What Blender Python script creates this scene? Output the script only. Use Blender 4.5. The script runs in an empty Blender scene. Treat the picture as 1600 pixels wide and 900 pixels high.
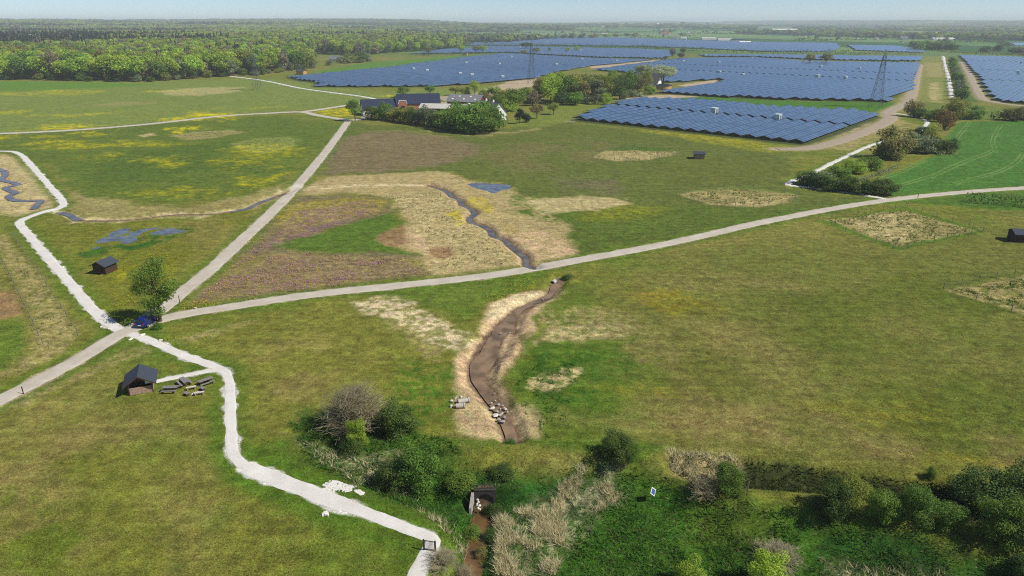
import bpy, bmesh, math, random
import numpy as np
from mathutils import Vector, Matrix

scene = bpy.context.scene
COL = scene.collection
rng = np.random.default_rng(7)
random.seed(7)
R = math.radians

# ------------------------------------------------------------------ camera
CAM_H = 45.0
FOC = 1060.0                      # focal length in pixels of a 1600 px wide picture
PITCH = math.atan((450 - 35) / FOC)
cam_data = bpy.data.cameras.new('camera')
cam_data.sensor_width = 36.0
cam_data.lens = 36.0 * FOC / 1600.0
cam_data.clip_start = 0.5
cam_data.clip_end = 60000.0
cam = bpy.data.objects.new('camera', cam_data)
COL.objects.link(cam)
cam.location = (0, 0, CAM_H)
cam.rotation_euler = (math.pi / 2 - PITCH, 0, 0)
scene.camera = cam

# ------------------------------------------------------------------ sky, sun, exposure
SUN_EL = R(47.0)
SUN_DIR = Vector((0.955 * math.cos(SUN_EL), -0.296 * math.cos(SUN_EL), math.sin(SUN_EL))).normalized()
world = bpy.data.worlds.new('World')
scene.world = world
world.use_nodes = True
wn = world.node_tree
wn.nodes.clear()
sky = wn.nodes.new('ShaderNodeTexSky')
sky.sky_type = 'NISHITA'
sky.sun_disc = False
sky.sun_elevation = SUN_EL
sky.sun_rotation = math.atan2(SUN_DIR.x, SUN_DIR.y)
sky.altitude = 50
sky.air_density = 0.6
sky.dust_density = 0.0
sky.ozone_density = 4.0
bg = wn.nodes.new('ShaderNodeBackground')
bg.inputs['Strength'].default_value = 0.10
wo = wn.nodes.new('ShaderNodeOutputWorld')
wn.links.new(sky.outputs['Color'], bg.inputs['Color'])
wn.links.new(bg.outputs['Background'], wo.inputs['Surface'])
sun_data = bpy.data.lights.new('sun', 'SUN')
sun_data.energy = 4.9
sun_data.angle = R(0.53)
sun_data.color = (1.0, 0.955, 0.88)
sun = bpy.data.objects.new('sun', sun_data)
COL.objects.link(sun)
sun.rotation_euler = SUN_DIR.to_track_quat('Z', 'Y').to_euler()
vs = scene.view_settings
vs.view_transform = 'Standard'
vs.look = 'None'
vs.exposure = 0.08
vs.gamma = 1.0
scene.cycles.max_bounces = 5
scene.cycles.diffuse_bounces = 2
scene.cycles.glossy_bounces = 2
scene.cycles.transmission_bounces = 3
scene.cycles.transparent_max_bounces = 4
scene.cycles.volume_bounces = 1
scene.cycles.use_denoising = False
scene.cycles.filter_width = 1.1
scene.cycles.sample_clamp_indirect = 4.0

# ------------------------------------------------------------------ helpers
_c, _s = math.cos(PITCH), math.sin(PITCH)
def at(px, py, z=0.0):
    """ground point seen at a photograph pixel, on the level z"""
    u = (px - 800) / FOC; v = -(py - 450) / FOC
    dx, dy, dz = u, _c + v * _s, -_s + v * _c
    t = (z - CAM_H) / dz
    return (dx * t, dy * t)
def W(pts, z=0.0):
    return np.array([at(p[0], p[1], z) for p in pts], dtype=float)
def lin(r, g, b):
    f = lambda c: (c / 255 / 12.92) if c / 255 <= 0.04045 else ((c / 255 + 0.055) / 1.055) ** 2.4
    return (f(r), f(g), f(b))
def sstep(a, b, x):
    t = np.clip((x - a) / (b - a), 0, 1)
    return t * t * (3 - 2 * t)
def _hash(ix, iy, seed):
    n = (ix.astype(np.int64) * 374761393 + iy.astype(np.int64) * 668265263 + seed * 974634777) & 0xFFFFFFFF
    n = ((n ^ (n >> 13)) * 1274126177) & 0xFFFFFFFF
    n = n ^ (n >> 16)
    return (n & 0xFFFF) / 65535.0
def vnoise(x, y, seed=0):
    ix = np.floor(x); iy = np.floor(y)
    fx = x - ix; fy = y - iy
    fx = fx * fx * (3 - 2 * fx); fy = fy * fy * (3 - 2 * fy)
    ix = ix.astype(np.int64); iy = iy.astype(np.int64)
    a = _hash(ix, iy, seed); b = _hash(ix + 1, iy, seed)
    c = _hash(ix, iy + 1, seed); d = _hash(ix + 1, iy + 1, seed)
    return (a * (1 - fx) + b * fx) * (1 - fy) + (c * (1 - fx) + d * fx) * fy
def fbm(P, scale, seed=0, octv=4):
    """0..1, feature size about `scale` metres"""
    x = (0.94 * P[:, 0] + 0.34 * P[:, 1]) / scale; y = (0.94 * P[:, 1] - 0.34 * P[:, 0]) / scale
    t = np.zeros(len(P)); a = 0.5; n = 0
    for k in range(octv):
        t += a * vnoise(x + 17.3 * k, y - 9.1 * k, seed + k); n += a
        a *= 0.5; x, y = 2.03 * (0.8 * x - 0.6 * y), 2.03 * (0.6 * x + 0.8 * y)
    return t / n
def seg_dist(P, pl, margin):
    """distance from points to a polyline and the position along it (0..1); far points get inf"""
    d = np.full(len(P), np.inf); tt = np.zeros(len(P))
    lo = pl.min(0) - margin; hi = pl.max(0) + margin
    idx = np.nonzero((P[:, 0] > lo[0]) & (P[:, 0] < hi[0]) & (P[:, 1] > lo[1]) & (P[:, 1] < hi[1]))[0]
    if len(idx) == 0: return d, tt
    Q = P[idx]; best = np.full(len(Q), np.inf); bt = np.zeros(len(Q))
    L = np.linalg.norm(np.diff(pl, axis=0), axis=1); cum = np.concatenate([[0], np.cumsum(L)])
    for i in range(len(pl) - 1):
        a = pl[i]; e = pl[i + 1] - a; l2 = e @ e
        if l2 < 1e-9: continue
        t = np.clip(((Q - a) @ e) / l2, 0, 1)
        dd = np.hypot(Q[:, 0] - a[0] - t * e[0], Q[:, 1] - a[1] - t * e[1])
        m = dd < best
        best[m] = dd[m]; bt[m] = (cum[i] + t[m] * L[i]) / cum[-1]
    d[idx] = best; tt[idx] = bt
    return d, tt
def inside(P, poly):
    r = np.zeros(len(P), bool); n = len(poly)
    for i in range(n):
        x1, y1 = poly[i]; x2, y2 = poly[(i + 1) % n]
        if y1 == y2: continue
        c = ((y1 > P[:, 1]) != (y2 > P[:, 1])) & (P[:, 0] < (x2 - x1) * (P[:, 1] - y1) / (y2 - y1) + x1)
        r ^= c
    return r
def sdf(P, poly, margin=30.0):
    """signed distance (negative inside); +margin when far"""
    out = np.full(len(P), float(margin))
    lo = poly.min(0) - margin; hi = poly.max(0) + margin
    idx = np.nonzero((P[:, 0] > lo[0]) & (P[:, 0] < hi[0]) & (P[:, 1] > lo[1]) & (P[:, 1] < hi[1]))[0]
    if len(idx) == 0: return out
    Q = P[idx]
    d, _ = seg_dist(Q, np.vstack([poly, poly[:1]]), margin * 10)
    ins = inside(Q, poly)
    out[idx] = np.where(ins, -d, np.minimum(d, margin))
    return out
def smooth_line(pl, n=6):
    """Catmull-Rom through the points"""
    pl = np.asarray(pl, float)
    if len(pl) < 3: return pl
    P = np.vstack([2 * pl[0] - pl[1], pl, 2 * pl[-1] - pl[-2]]); out = []
    for i in range(1, len(P) - 2):
        for k in range(n):
            t = k / n; a, b, c, d = P[i - 1], P[i], P[i + 1], P[i + 2]
            out.append(0.5 * (2 * b + (c - a) * t + (2 * a - 5 * b + 4 * c - d) * t * t + (3 * b - a - 3 * c + d) * t ** 3))
    out.append(pl[-1])
    return np.array(out)
def resample(pl, step):
    pl = np.asarray(pl, float)
    L = np.linalg.norm(np.diff(pl, axis=0), axis=1); cum = np.concatenate([[0], np.cumsum(L)])
    n = max(2, int(cum[-1] / step) + 1)
    t = np.linspace(0, cum[-1], n)
    return np.stack([np.interp(t, cum, pl[:, k]) for k in range(pl.shape[1])], 1)

# ------------------------------------------------------------------ node materials
MATS = {}
def new_mat(name):
    m = bpy.data.materials.new(name); m.use_nodes = True
    nt = m.node_tree; nt.nodes.clear()
    out = nt.nodes.new('ShaderNodeOutputMaterial')
    MATS[name] = m
    return m, nt, out
def noise_node(nt, scale, detail=4, rough=0.6, vec=None):
    n = nt.nodes.new('ShaderNodeTexNoise')
    n.inputs['Scale'].default_value = scale; n.inputs['Detail'].default_value = detail
    n.inputs['Roughness'].default_value = rough
    if vec is not None: nt.links.new(vec, n.inputs['Vector'])
    return n
def mixc(nt, fac, a, b, blend='MIX'):
    n = nt.nodes.new('ShaderNodeMix'); n.data_type = 'RGBA'; n.blend_type = blend
    for s, v in ((0, fac), (6, a), (7, b)):
        if isinstance(v, (int, float)): n.inputs[s].default_value = v
        elif isinstance(v, tuple): n.inputs[s].default_value = (*v[:3], 1)
        else: nt.links.new(v, n.inputs[s])
    return n.outputs[2]
def maprange(nt, v, a, b, c, d):
    n = nt.nodes.new('ShaderNodeMapRange')
    nt.links.new(v, n.inputs[0])
    for k, x in zip((1, 2, 3, 4), (a, b, c, d)): n.inputs[k].default_value = x
    return n.outputs[0]
def principled(nt, out, color, rough=0.8, spec=0.3, metallic=0.0, bump=None, bump_dist=0.02, bump_str=0.5):
    p = nt.nodes.new('ShaderNodeBsdfPrincipled')
    if isinstance(color, tuple): p.inputs['Base Color'].default_value = (*color[:3], 1)
    else: nt.links.new(color, p.inputs['Base Color'])
    p.inputs['Roughness'].default_value = rough
    p.inputs['Specular IOR Level'].default_value = spec
    p.inputs['Metallic'].default_value = metallic
    if bump is not None:
        b = nt.nodes.new('ShaderNodeBump')
        b.inputs['Strength'].default_value = bump_str; b.inputs['Distance'].default_value = bump_dist
        nt.links.new(bump, b.inputs['Height']); nt.links.new(b.outputs[0], p.inputs['Normal'])
    nt.links.new(p.outputs[0], out.inputs['Surface'])
    return p
def objco(nt):
    return nt.nodes.new('ShaderNodeTexCoord').outputs['Object']
def simple(name, rgb, rough=0.7, spec=0.3, var=0.25, scale=2.0, metallic=0.0, bump=0.3, bdist=0.01):
    """a worn, slightly mottled surface"""
    m, nt, out = new_mat(name)
    co = objco(nt)
    n = noise_node(nt, scale, 5, 0.65, co)
    c = lin(*rgb)
    col = mixc(nt, maprange(nt, n.outputs[0], 0.3, 0.7, 0, 1), tuple(x * (1 - var) for x in c), tuple(min(1, x * (1 + var)) for x in c))
    principled(nt, out, col, rough, spec, metallic, n.outputs[0], bdist, bump)
    return m

# ------------------------------------------------------------------ mesh helpers
def npmesh(name, V, F, attr=None, smooth=False):
    """V (n,3), F (m,3 or 4) -> mesh; attr: dict name -> (n,4) colours or (n,) floats on points"""
    V = np.ascontiguousarray(V, dtype=np.float32); F = np.ascontiguousarray(F, dtype=np.int32)
    me = bpy.data.meshes.new(name)
    k = F.shape[1]
    me.vertices.add(len(V)); me.vertices.foreach_set('co', V.ravel())
    me.loops.add(F.size); me.loops.foreach_set('vertex_index', F.ravel())
    me.polygons.add(len(F))
    me.polygons.foreach_set('loop_start', np.arange(0, F.size, k, dtype=np.int32))
    me.polygons.foreach_set('use_smooth', np.full(len(F), smooth, dtype=bool))
    me.update(calc_edges=True)
    for n, a in (attr or {}).items():
        a = np.asarray(a, dtype=np.float32)
        if a.ndim == 1:
            at_ = me.attributes.new(n, 'FLOAT', 'POINT'); at_.data.foreach_set('value', a)
        else:
            if a.shape[1] == 3: a = np.hstack([a, np.ones((len(a), 1), np.float32)])
            at_ = me.attributes.new(n, 'FLOAT_COLOR', 'POINT'); at_.data.foreach_set('color', np.ascontiguousarray(a).ravel())
    me.validate(verbose=False)
    return me
def link(name, me, mat=None, parent=None, loc=None, rot=None, scale=None):
    o = bpy.data.objects.new(name, me); COL.objects.link(o)
    if mat is not None and me is not None:
        m = MATS[mat] if isinstance(mat, str) else mat
        if len(me.materials) == 0: me.materials.append(m)
        elif me.materials[0] != m:
            o.material_slots[0].link = 'OBJECT'; o.material_slots[0].material = m
    if parent is not None: o.parent = parent
    if loc is not None: o.location = loc
    if rot is not None: o.rotation_euler = rot
    if scale is not None: o.scale = scale
    return o
def tag(o, label, cat, group=None):
    o['label'] = label; o['category'] = cat
    if group: o['group'] = group
    return o
def struct(o):
    o['kind'] = 'structure'; return o
def stuff(o):
    o['kind'] = 'stuff'; return o
def thing(name, label, cat, loc, rz=0.0, group=None, scale=None):
    o = bpy.data.objects.new(name, None); COL.objects.link(o)
    o.empty_display_size = 0.5
    o.location = loc; o.rotation_euler = (0, 0, rz)
    if scale is not None: o.scale = scale
    return tag(o, label, cat, group)
class MB:
    """collects simple solids into one mesh"""
    def __init__(s): s.V = []; s.F = []
    def add(s, V, F):
        b = len(s.V); s.V += [tuple(v) for v in V]; s.F += [tuple(i + b for i in f) for f in F]; return s
    def hexa(s, c):
        """8 corners: bottom loop 0-3, top loop 4-7"""
        return s.add(c, [(3, 2, 1, 0), (4, 5, 6, 7), (0, 1, 5, 4), (1, 2, 6, 5), (2, 3, 7, 6), (3, 0, 4, 7)])
    def box(s, x0, y0, z0, x1, y1, z1):
        return s.hexa([(x0, y0, z0), (x1, y0, z0), (x1, y1, z0), (x0, y1, z0), (x0, y0, z1), (x1, y0, z1), (x1, y1, z1), (x0, y1, z1)])
    def bar(s, a, b, w, h=None):
        """square bar between two points"""
        a = Vector(a); b = Vector(b); d = (b - a).normalized(); h = h or w
        u = d.cross(Vector((0, 0, 1)))
        if u.length < 1e-3: u = Vector((1, 0, 0))
        u.normalize(); v = u.cross(d)
        u *= w / 2; v *= h / 2
        return s.hexa([a - u - v, a + u - v, a + u + v, a - u + v, b - u - v, b + u - v, b + u + v, b - u + v])
    def tube(s, pts, rad, n=6, cap=True):
        pts = [Vector(p) for p in pts]
        if isinstance(rad, (int, float)): rad = [rad] * len(pts)
        V = []; F = []
        for i, p in enumerate(pts):
            d = (pts[min(i + 1, len(pts) - 1)] - pts[max(i - 1, 0)]).normalized()
            u = d.cross(Vector((0.31, 0.2, 0.93)))
            if u.length < 1e-3: u = d.cross(Vector((1, 0, 0)))
            u.normalize(); v = d.cross(u)
            for k in range(n):
                a = 2 * math.pi * k / n
                V.append(p + (u * math.cos(a) + v * math.sin(a)) * rad[i])
        for i in range(len(pts) - 1):
            for k in range(n):
                F.append((i * n + k, i * n + (k + 1) % n, (i + 1) * n + (k + 1) % n, (i + 1) * n + k))
        if cap:
            F.append(tuple(range(n - 1, -1, -1))); F.append(tuple((len(pts) - 1) * n + k for k in range(n)))
        return s.add(V, F)
    def prism(s, outline, y0, y1):
        """outline in xz, extruded along y"""
        n = len(outline)
        V = [(x, y0, z) for x, z in outline] + [(x, y1, z) for x, z in outline]
        F = [tuple(range(n)), tuple(range(2 * n - 1, n - 1, -1))]
        F += [(i, i + n, (i + 1) % n + n, (i + 1) % n) for i in range(n)]
        return s.add(V, F)
    def mesh(s, name, smooth=False):
        me = bpy.data.meshes.new(name); me.from_pydata([tuple(v) for v in s.V], [], s.F)
        bm = bmesh.new(); bm.from_mesh(me); bmesh.ops.recalc_face_normals(bm, faces=bm.faces[:]); bm.to_mesh(me); bm.free()
        if smooth: me.polygons.foreach_set('use_smooth', [True] * len(me.polygons))
        return me
    def build(s, name, mat, parent=None, **k):
        return link(name, s.mesh(name), mat, parent, **k)

# ------------------------------------------------------------------ lines of the place (photograph pixels -> ground)
ROADS = {  # name: (points, half width m, material, kind name)
 'main': ([(-160, 712), (-60, 655), (40, 605), (120, 563), (192, 521), (250, 500), (300, 489), (370, 478), (470, 463), (560, 453), (680, 441), (780, 429), (860, 415), (950, 399), (1060, 378), (1180, 350), (1290, 328), (1390, 312), (1500, 300), (1600, 293), (1760, 285)], 1.55, 'gravel', 'gravel_road'),
 'diag': ([(212, 512), (240, 492), (277, 463), (330, 420), (392, 362), (450, 306), (500, 248), (530, 209), (545, 188)], 1.6, 'gravel', 'gravel_road'),
 'farm': ([(545, 188), (520, 184), (495, 180), (470, 175), (420, 177), (340, 182), (240, 193), (120, 203), (0, 209), (-140, 214)], 2.1, 'gravel', 'gravel_road'),
 'farm2': ([(470, 175), (500, 171), (545, 164), (575, 160)], 2.2, 'gravel', 'gravel_road'),
 'farm3': ([(545, 188), (562, 186), (585, 180), (640, 176), (690, 175)], 2.0, 'gravel', 'gravel_road'),
 'pathL': ([(-70, 238), (0, 236), (28, 239), (45, 254), (75, 288), (99, 319), (70, 330), (35, 343), (33, 352), (60, 384), (110, 443), (150, 488), (183, 513), (195, 518)], .85, 'chalk', 'chalk_path'),
 'pathC': ([(200, 521), (235, 533), (290, 557), (340, 575), (357, 590), (360, 625), (362, 680), (366, 712), (400, 737), (450, 756), (520, 783), (600, 813), (660, 834), (678, 843), (671, 858), (655, 888), (640, 925)], .68, 'chalk', 'chalk_path'),
 'pathC2': ([(385, 731), (420, 745), (460, 760), (500, 776), (540, 790)], .95, 'chalk', 'chalk_path'),
 'pathH': ([(242, 597), (290, 587), (345, 577)], 0.55, 'chalk', 'chalk_path'),
 'pathR': ([(1392, 312), (1340, 303), (1290, 296), (1245, 291), (1231, 288), (1243, 281), (1262, 275), (1295, 257), (1325, 243), (1360, 227), (1385, 220)], .75, 'chalk', 'chalk_path'),
 'pathR2': ([(1400, 177), (1418, 180), (1435, 184), (1449, 190), (1440, 205)], .8, 'chalk', 'chalk_path'),
 'pathF': ([(1487, 152), (1482, 122), (1477, 104), (1474, 88)], 1.3, 'chalk', 'chalk_path'),
 'serv': ([(1215, 233), (1270, 231), (1330, 214), (1375, 196), (1392, 184), (1388, 175), (1405, 167), (1420, 158), (1427, 138), (1434, 112), (1437, 101)], 3.2, 'dirt', 'service_track'),
 'serv2': ([(1503, 97), (1512, 112), (1522, 132), (1533, 152), (1548, 159), (1600, 166), (1680, 172)], 2.6, 'dirt', 'service_track'),
 'pathM': ([(300, 113), (380, 122), (420, 128), (470, 138), (520, 145), (560, 150), (592, 156)], 1.3, 'chalk', 'chalk_path'),
}
for k, v in list(ROADS.items()):
    ROADS[k] = (smooth_line(W(v[0]), 5),) + v[1:]
BROOK = [(878, 434), (871, 441), (857, 462), (832, 473), (806, 488), (791, 508), (770, 545), (750, 572), (748, 594), (760, 611), (775, 631), (786, 650), (796, 672), (800, 690)]
BROOK_W = [0.8, 1.0, 0.75, 0.85, 1.0, 1.3, 2.2, 2.5, 2.2, 1.6, 1.2, 1.1, 0.9, 0.9]
UPPER = [(836, 420), (823, 414), (821, 403), (810, 394), (796, 383), (790, 376), (771, 369), (766, 360), (752, 352), (738, 349), (733, 341), (741, 334), (736, 326), (722, 320), (719, 312), (708, 308), (700, 300), (688, 295), (670, 291)]
LEFTB = [(470, 292), (425, 309), (400, 318), (383, 326), (330, 334), (270, 335), (210, 342), (160, 344), (125, 343), (113, 338), (106, 334), (92, 331)]
FARL = [(-40, 258), (0, 264), (8, 272), (2, 280), (22, 285), (26, 288), (8, 292), (16, 297), (24, 300), (13, 305), (20, 311), (40, 313), (62, 312), (58, 318), (52, 325)]
BROOKW = smooth_line(W(BROOK, -0.4), 4); UPW = smooth_line(W(UPPER, -0.4), 5)
LEFTW = smooth_line(W(LEFTB, -0.3), 4); FARLW = smooth_line(W(FARL, -0.3), 4)
DITCH_Z = -2.5
DITCH = [(757, 792), (751, 815), (746, 840), (741, 865), (737, 890), (732, 930)]
DITCHW = smooth_line(W(DITCH, DITCH_Z), 4)
PORTAL = np.array(at(758, 795, DITCH_Z))
BASIN = W([(560, 742), (650, 742), (700, 735), (740, 733), (800, 732), (900, 735), (1000, 735), (1045, 742), (1080, 770), (1150, 783), (1280, 800), (1420, 830), (1520, 860), (1720, 900), (1760, 1120), (620, 1120), (690, 905), (712, 850), (690, 812), (640, 785), (590, 765)])
BANKPIT = W([(1045, 712), (1160, 716), (1290, 728), (1400, 745), (1480, 752), (1560, 757), (1700, 770), (1700, 860), (1520, 815), (1400, 785), (1280, 766), (1150, 757), (1075, 745), (1042, 728)])
POND = W([(730, 286), (745, 284.5), (772, 285.5), (800, 288), (797, 295), (783, 297), (771, 301), (757, 297), (738, 291)])
MARSH = W([(128, 391), (150, 380), (165, 368), (190, 357), (230, 355), (303, 354), (285, 361), (240, 369), (200, 378), (165, 384)])

def terrain(P):
    """height of the ground in metres"""
    x, y = P[:, 0], P[:, 1]
    d = np.hypot(x, y)
    z = 0.5 * (fbm(P, 90, 3, 2) - 0.5) * sstep(60, 160, d)
    z += 0.10 * (fbm(P, 6, 11, 2) - 0.5) * (1 - sstep(150, 300, d))
    # far rolling country
    hill = fbm(P, 2600, 21, 3)
    z += sstep(2300, 7000, d) * (14 + 46 * sstep(0.3, 0.75, hill))
    z += sstep(500, 1500, y) * sstep(-50, -700, x - 0.0 * y) * 5.0
    # lower ground in front of the bank
    sd = sdf(P, BASIN, 12)
    z += -1.9 * sstep(1.8, -3.2, sd)
    sd = sdf(P, BANKPIT, 12)
    z += -1.2 * sstep(1.2, -1.6, sd)
    # raised dike between brook and culvert
    for pl, w, h in ((W([(690, 703), (760, 706), (850, 707), (930, 712), (1030, 716)]), 3.2, 0.7),):
        dd, _ = seg_dist(P, pl, 10); z += h * sstep(w, 0.4, dd)
    # streams
    def carve(pl, hw, depth, bank, z):
        dd, t = seg_dist(P, pl, 12)
        if not np.isscalar(hw): hw = np.interp(t, np.linspace(0, 1, len(hw)), hw)
        wob = 1 + 0.35 * (fbm(P, 2.2, 31, 2) - 0.5)
        return z - depth * sstep(hw * wob + bank, hw * 0.8 * wob, dd)
    z = carve(BROOKW, BROOK_W, 0.75, 1.5, z)
    z = carve(UPW, .5, 0.75, 1.6, z)
    z = carve(LEFTW, 0.9, 0.55, 1.8, z)
    z = carve(FARLW, .8, 0.6, 2.4, z)
    dd, t = seg_dist(P, DITCHW, 12)
    floor = DITCH_Z - 0.25
    w = sstep(2.6, 0.7, dd) * sstep(PORTAL[1] + .5, PORTAL[1] + .1, y)
    z = z * (1 - w) + np.minimum(z, floor) * w
    mk = sstep(6, 2.2, np.abs(x - PORTAL[0])) * sstep(PORTAL[1] + .35, PORTAL[1] + .75, y) * sstep(PORTAL[1] + 11, PORTAL[1] + 5, y)
    z = z * (1 - mk) + np.maximum(z, -.35) * mk
    # sand bar in the brook
    sd = sdf(P, SANDBAR, 6); z += 0.42 * sstep(0.6, -0.5, sd)
    sd = sdf(P, POND, 8) + 2.2 * (fbm(P, 3.0, 43, 3) - .5); z += -0.45 * sstep(0.8, -0.8, sd)
    sd = sdf(P, MARSH, 10)
    z += np.where(sd < 4, (-0.30 + 0.34 * fbm(P, 2.6, 41, 4)) * sstep(2.5, -0.5, sd), 0)
    # keep the roads level across
    return z
SANDBAR = W([(795, 520), (806, 526), (812, 541), (806, 560), (795, 576), (780, 586), (777, 570), (780, 548), (785, 530)], -0.4)

# ------------------------------------------------------------------ land cover colours (albedo)
C = {k: np.array(lin(*v)) for k, v in dict(
 olive=(110, 113, 49), brown=(138, 122, 78), green=(80, 106, 36), lush=(60, 92, 32), deep=(40, 70, 28), straw=(178, 162, 118),
 pale=(196, 180, 142), sand=(186, 160, 126), mud=(112, 92, 74), soil=(142, 112, 82), yellow=(196, 182, 34), purple=(118, 92, 92),
 crop=(72, 108, 46), tram=(104, 132, 66), farg=(80, 112, 56), farg2=(58, 92, 50), farg3=(100, 124, 72), rape=(226, 205, 30),
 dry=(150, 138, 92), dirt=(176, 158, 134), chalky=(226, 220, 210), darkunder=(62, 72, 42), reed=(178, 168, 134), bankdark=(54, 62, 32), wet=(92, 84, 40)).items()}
LAYERS = []
def L(pts, col, soft=1.2, warp=2.0, s=1.0, speck=None, patch=None, world=False):
    LAYERS.append((np.array(pts, float) if world else W(pts), C[col] if isinstance(col, str) else np.array(lin(*col)), soft, warp, s, speck, patch))
def ell(cx, cy, rx, ry, n=20):
    return [(cx + rx * math.cos(2 * math.pi * k / n), cy + ry * math.sin(2 * math.pi * k / n)) for k in range(n)]
# --- left meadows
L([(-200, 134), (0, 126), (180, 129), (400, 122), (470, 128), (600, 146), (640, 140), (780, 135), (760, 150), (560, 162), (470, 172), (200, 198), (-200, 222)], (112, 124, 62), 4, 8)
L([(-100, 128), (0, 127), (180, 130), (250, 133), (120, 138), (0, 144), (-100, 146)], (86, 122, 46), 6, 8, .8)
L([(-100, 160), (120, 156), (250, 160), (200, 166), (60, 168), (-100, 170)], 'dry', 3, 8, .55, None, (40, .45))
L([(240, 144), (300, 137), (380, 136), (370, 143), (310, 150), (270, 149)], 'straw', 3, 6, .55)
L([(-60, 213), (180, 197), (440, 181), (535, 196), (500, 235), (440, 288), (350, 308), (230, 318), (130, 306), (60, 252), (-20, 228)], (90, 104, 44), 3, 5)
L([(150, 245), (320, 225), (470, 215), (400, 290), (250, 308), (150, 290)], (76, 95, 40), 8, 10, .8, None, (35, .4))
L([(-60, 240), (20, 243), (60, 280), (95, 322), (30, 335), (-60, 330)], 'straw', 2, 3, .9)
L([(110, 300), (200, 318), (300, 325), (400, 300), (450, 285), (440, 298), (390, 322), (300, 334), (200, 345), (110, 342)], 'dry', 2.5, 4, .75)
L([(110, 338), (180, 342), (310, 333), (390, 320), (460, 290), (462, 296), (400, 326), (320, 338), (200, 347), (112, 348)], 'pale', 1.2, 2, .6, 1.2)
L([(60, 350), (300, 340), (430, 310), (380, 360), (290, 450), (220, 480), (180, 500), (100, 420)], (104, 108, 36), 4, 5, .6)
L([(230, 330), (440, 300), (400, 350), (330, 410), (290, 440), (290, 400)], 'brown', 6, 6, .35, None, (14, .45))
L([(120, 396), (180, 380), (300, 353), (310, 360), (230, 385), (140, 402)], 'lush', 1.0, 2, .8, 1.2)
# --- left ploughed strip and neighbours
L([(-60, 372), (6, 366), (20, 378), (60, 430), (108, 505), (118, 522), (95, 548), (40, 580), (-40, 612), (-60, 600), (20, 575), (58, 548), (62, 525), (45, 480), (10, 410), (-60, 330)], 'dry', 1.0, 1.2, .95, .6)
L([(-20, 452), (18, 458), (30, 478), (26, 496), (-20, 502)], 'soil', 1.2, 1.5, .8)
L([(-60, 500), (40, 505), (50, 530), (20, 570), (-60, 600)], (88, 112, 40), 1.5, 2, .8)
# --- near left meadow
L([(-80, 640), (120, 580), (190, 548), (245, 540), (240, 548), (180, 570), (100, 606), (40, 640)], 'dry', 1.2, 1.5, .65, .8)
L([(262, 535), (330, 514), (400, 500), (402, 505), (340, 523), (280, 540)], 'dry', .7, .8, .75, .8)
L([(-80, 700), (200, 640), (330, 660), (345, 800), (250, 960), (-80, 960)], 'brown', 5, 4, .4, None, (9, .42))
L([(0, 760), (120, 740), (240, 830), (130, 900), (0, 880)], (92, 108, 36), 3, 4, .8, None, (6, .45))
L([(330, 640), (352, 640), (356, 720), (420, 760), (540, 810), (660, 850), (650, 870), (520, 830), (400, 780), (330, 720)], 'green', 1.2, 1.2, .7)
# --- centre near meadow (between road and bank)
L([(270, 540), (400, 500), (520, 480), (620, 520), (700, 560), (700, 660), (470, 640), (440, 700), (370, 700), (375, 590)], (116, 116, 52), 3, 4, .9)
L([(380, 560), (480, 520), (560, 540), (500, 640), (400, 660)], 'brown', 4, 4, .5, None, (7, .4))
L([(620, 560), (720, 570), (730, 640), (640, 680), (600, 660)], 'green', 2.5, 3, .8, .7)
L([(370, 700), (440, 690), (460, 710), (540, 745), (640, 790), (690, 830), (680, 850), (520, 790), (400, 745)], 'green', 1.2, 1.5, .8)
L([(440, 690), (470, 640), (560, 650), (700, 690), (740, 730), (700, 760), (620, 790), (560, 760), (480, 730)], (64, 86, 34), 2, 2, .9)
L([(460, 690), (560, 720), (640, 700), (640, 770), (540, 745)], 'reed', 1, 1.5, .5, .5)
L([(548, 471), (598, 462), (636, 466), (662, 484), (700, 498), (738, 524), (722, 543), (684, 540), (652, 520), (610, 500), (572, 488)], 'pale', 1.0, 2.5, .9, 1.0)
L([(600, 500), (650, 515), (690, 545), (690, 562), (650, 540)], 'dry', 1, 2, .6, .7)
L([(560, 456), (850, 418), (862, 432), (760, 470), (740, 500), (660, 476)], (86, 108, 40), 1.5, 2, .8)
# --- brook banks
L([(872, 438), (850, 452), (800, 460), (768, 473), (757, 497), (748, 522), (722, 545), (715, 575), (722, 615), (712, 640), (730, 680), (790, 690), (840, 690), (852, 660), (838, 640), (806, 630), (790, 600), (800, 575), (820, 545), (828, 520), (830, 495), (862, 474), (884, 450)], 'sand', .7, 1.2, .95, None)
L([(872, 442), (855, 455), (803, 462), (771, 475), (760, 498), (770, 500), (795, 484), (830, 468), (855, 457)], 'pale', .6, .8, .9)
L([(808, 520), (826, 520), (822, 545), (802, 575), (796, 610), (812, 640), (800, 640), (786, 600), (795, 575), (812, 545)], 'wet', .6, .8, .7)
L([(800, 640), (838, 630), (856, 655), (838, 695), (806, 690)], 'straw', .8, 1.2, .85, .5)
L([(712, 628), (760, 622), (782, 650), (796, 688), (720, 682)], 'straw', .8, 1.2, .6, .6)
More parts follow.
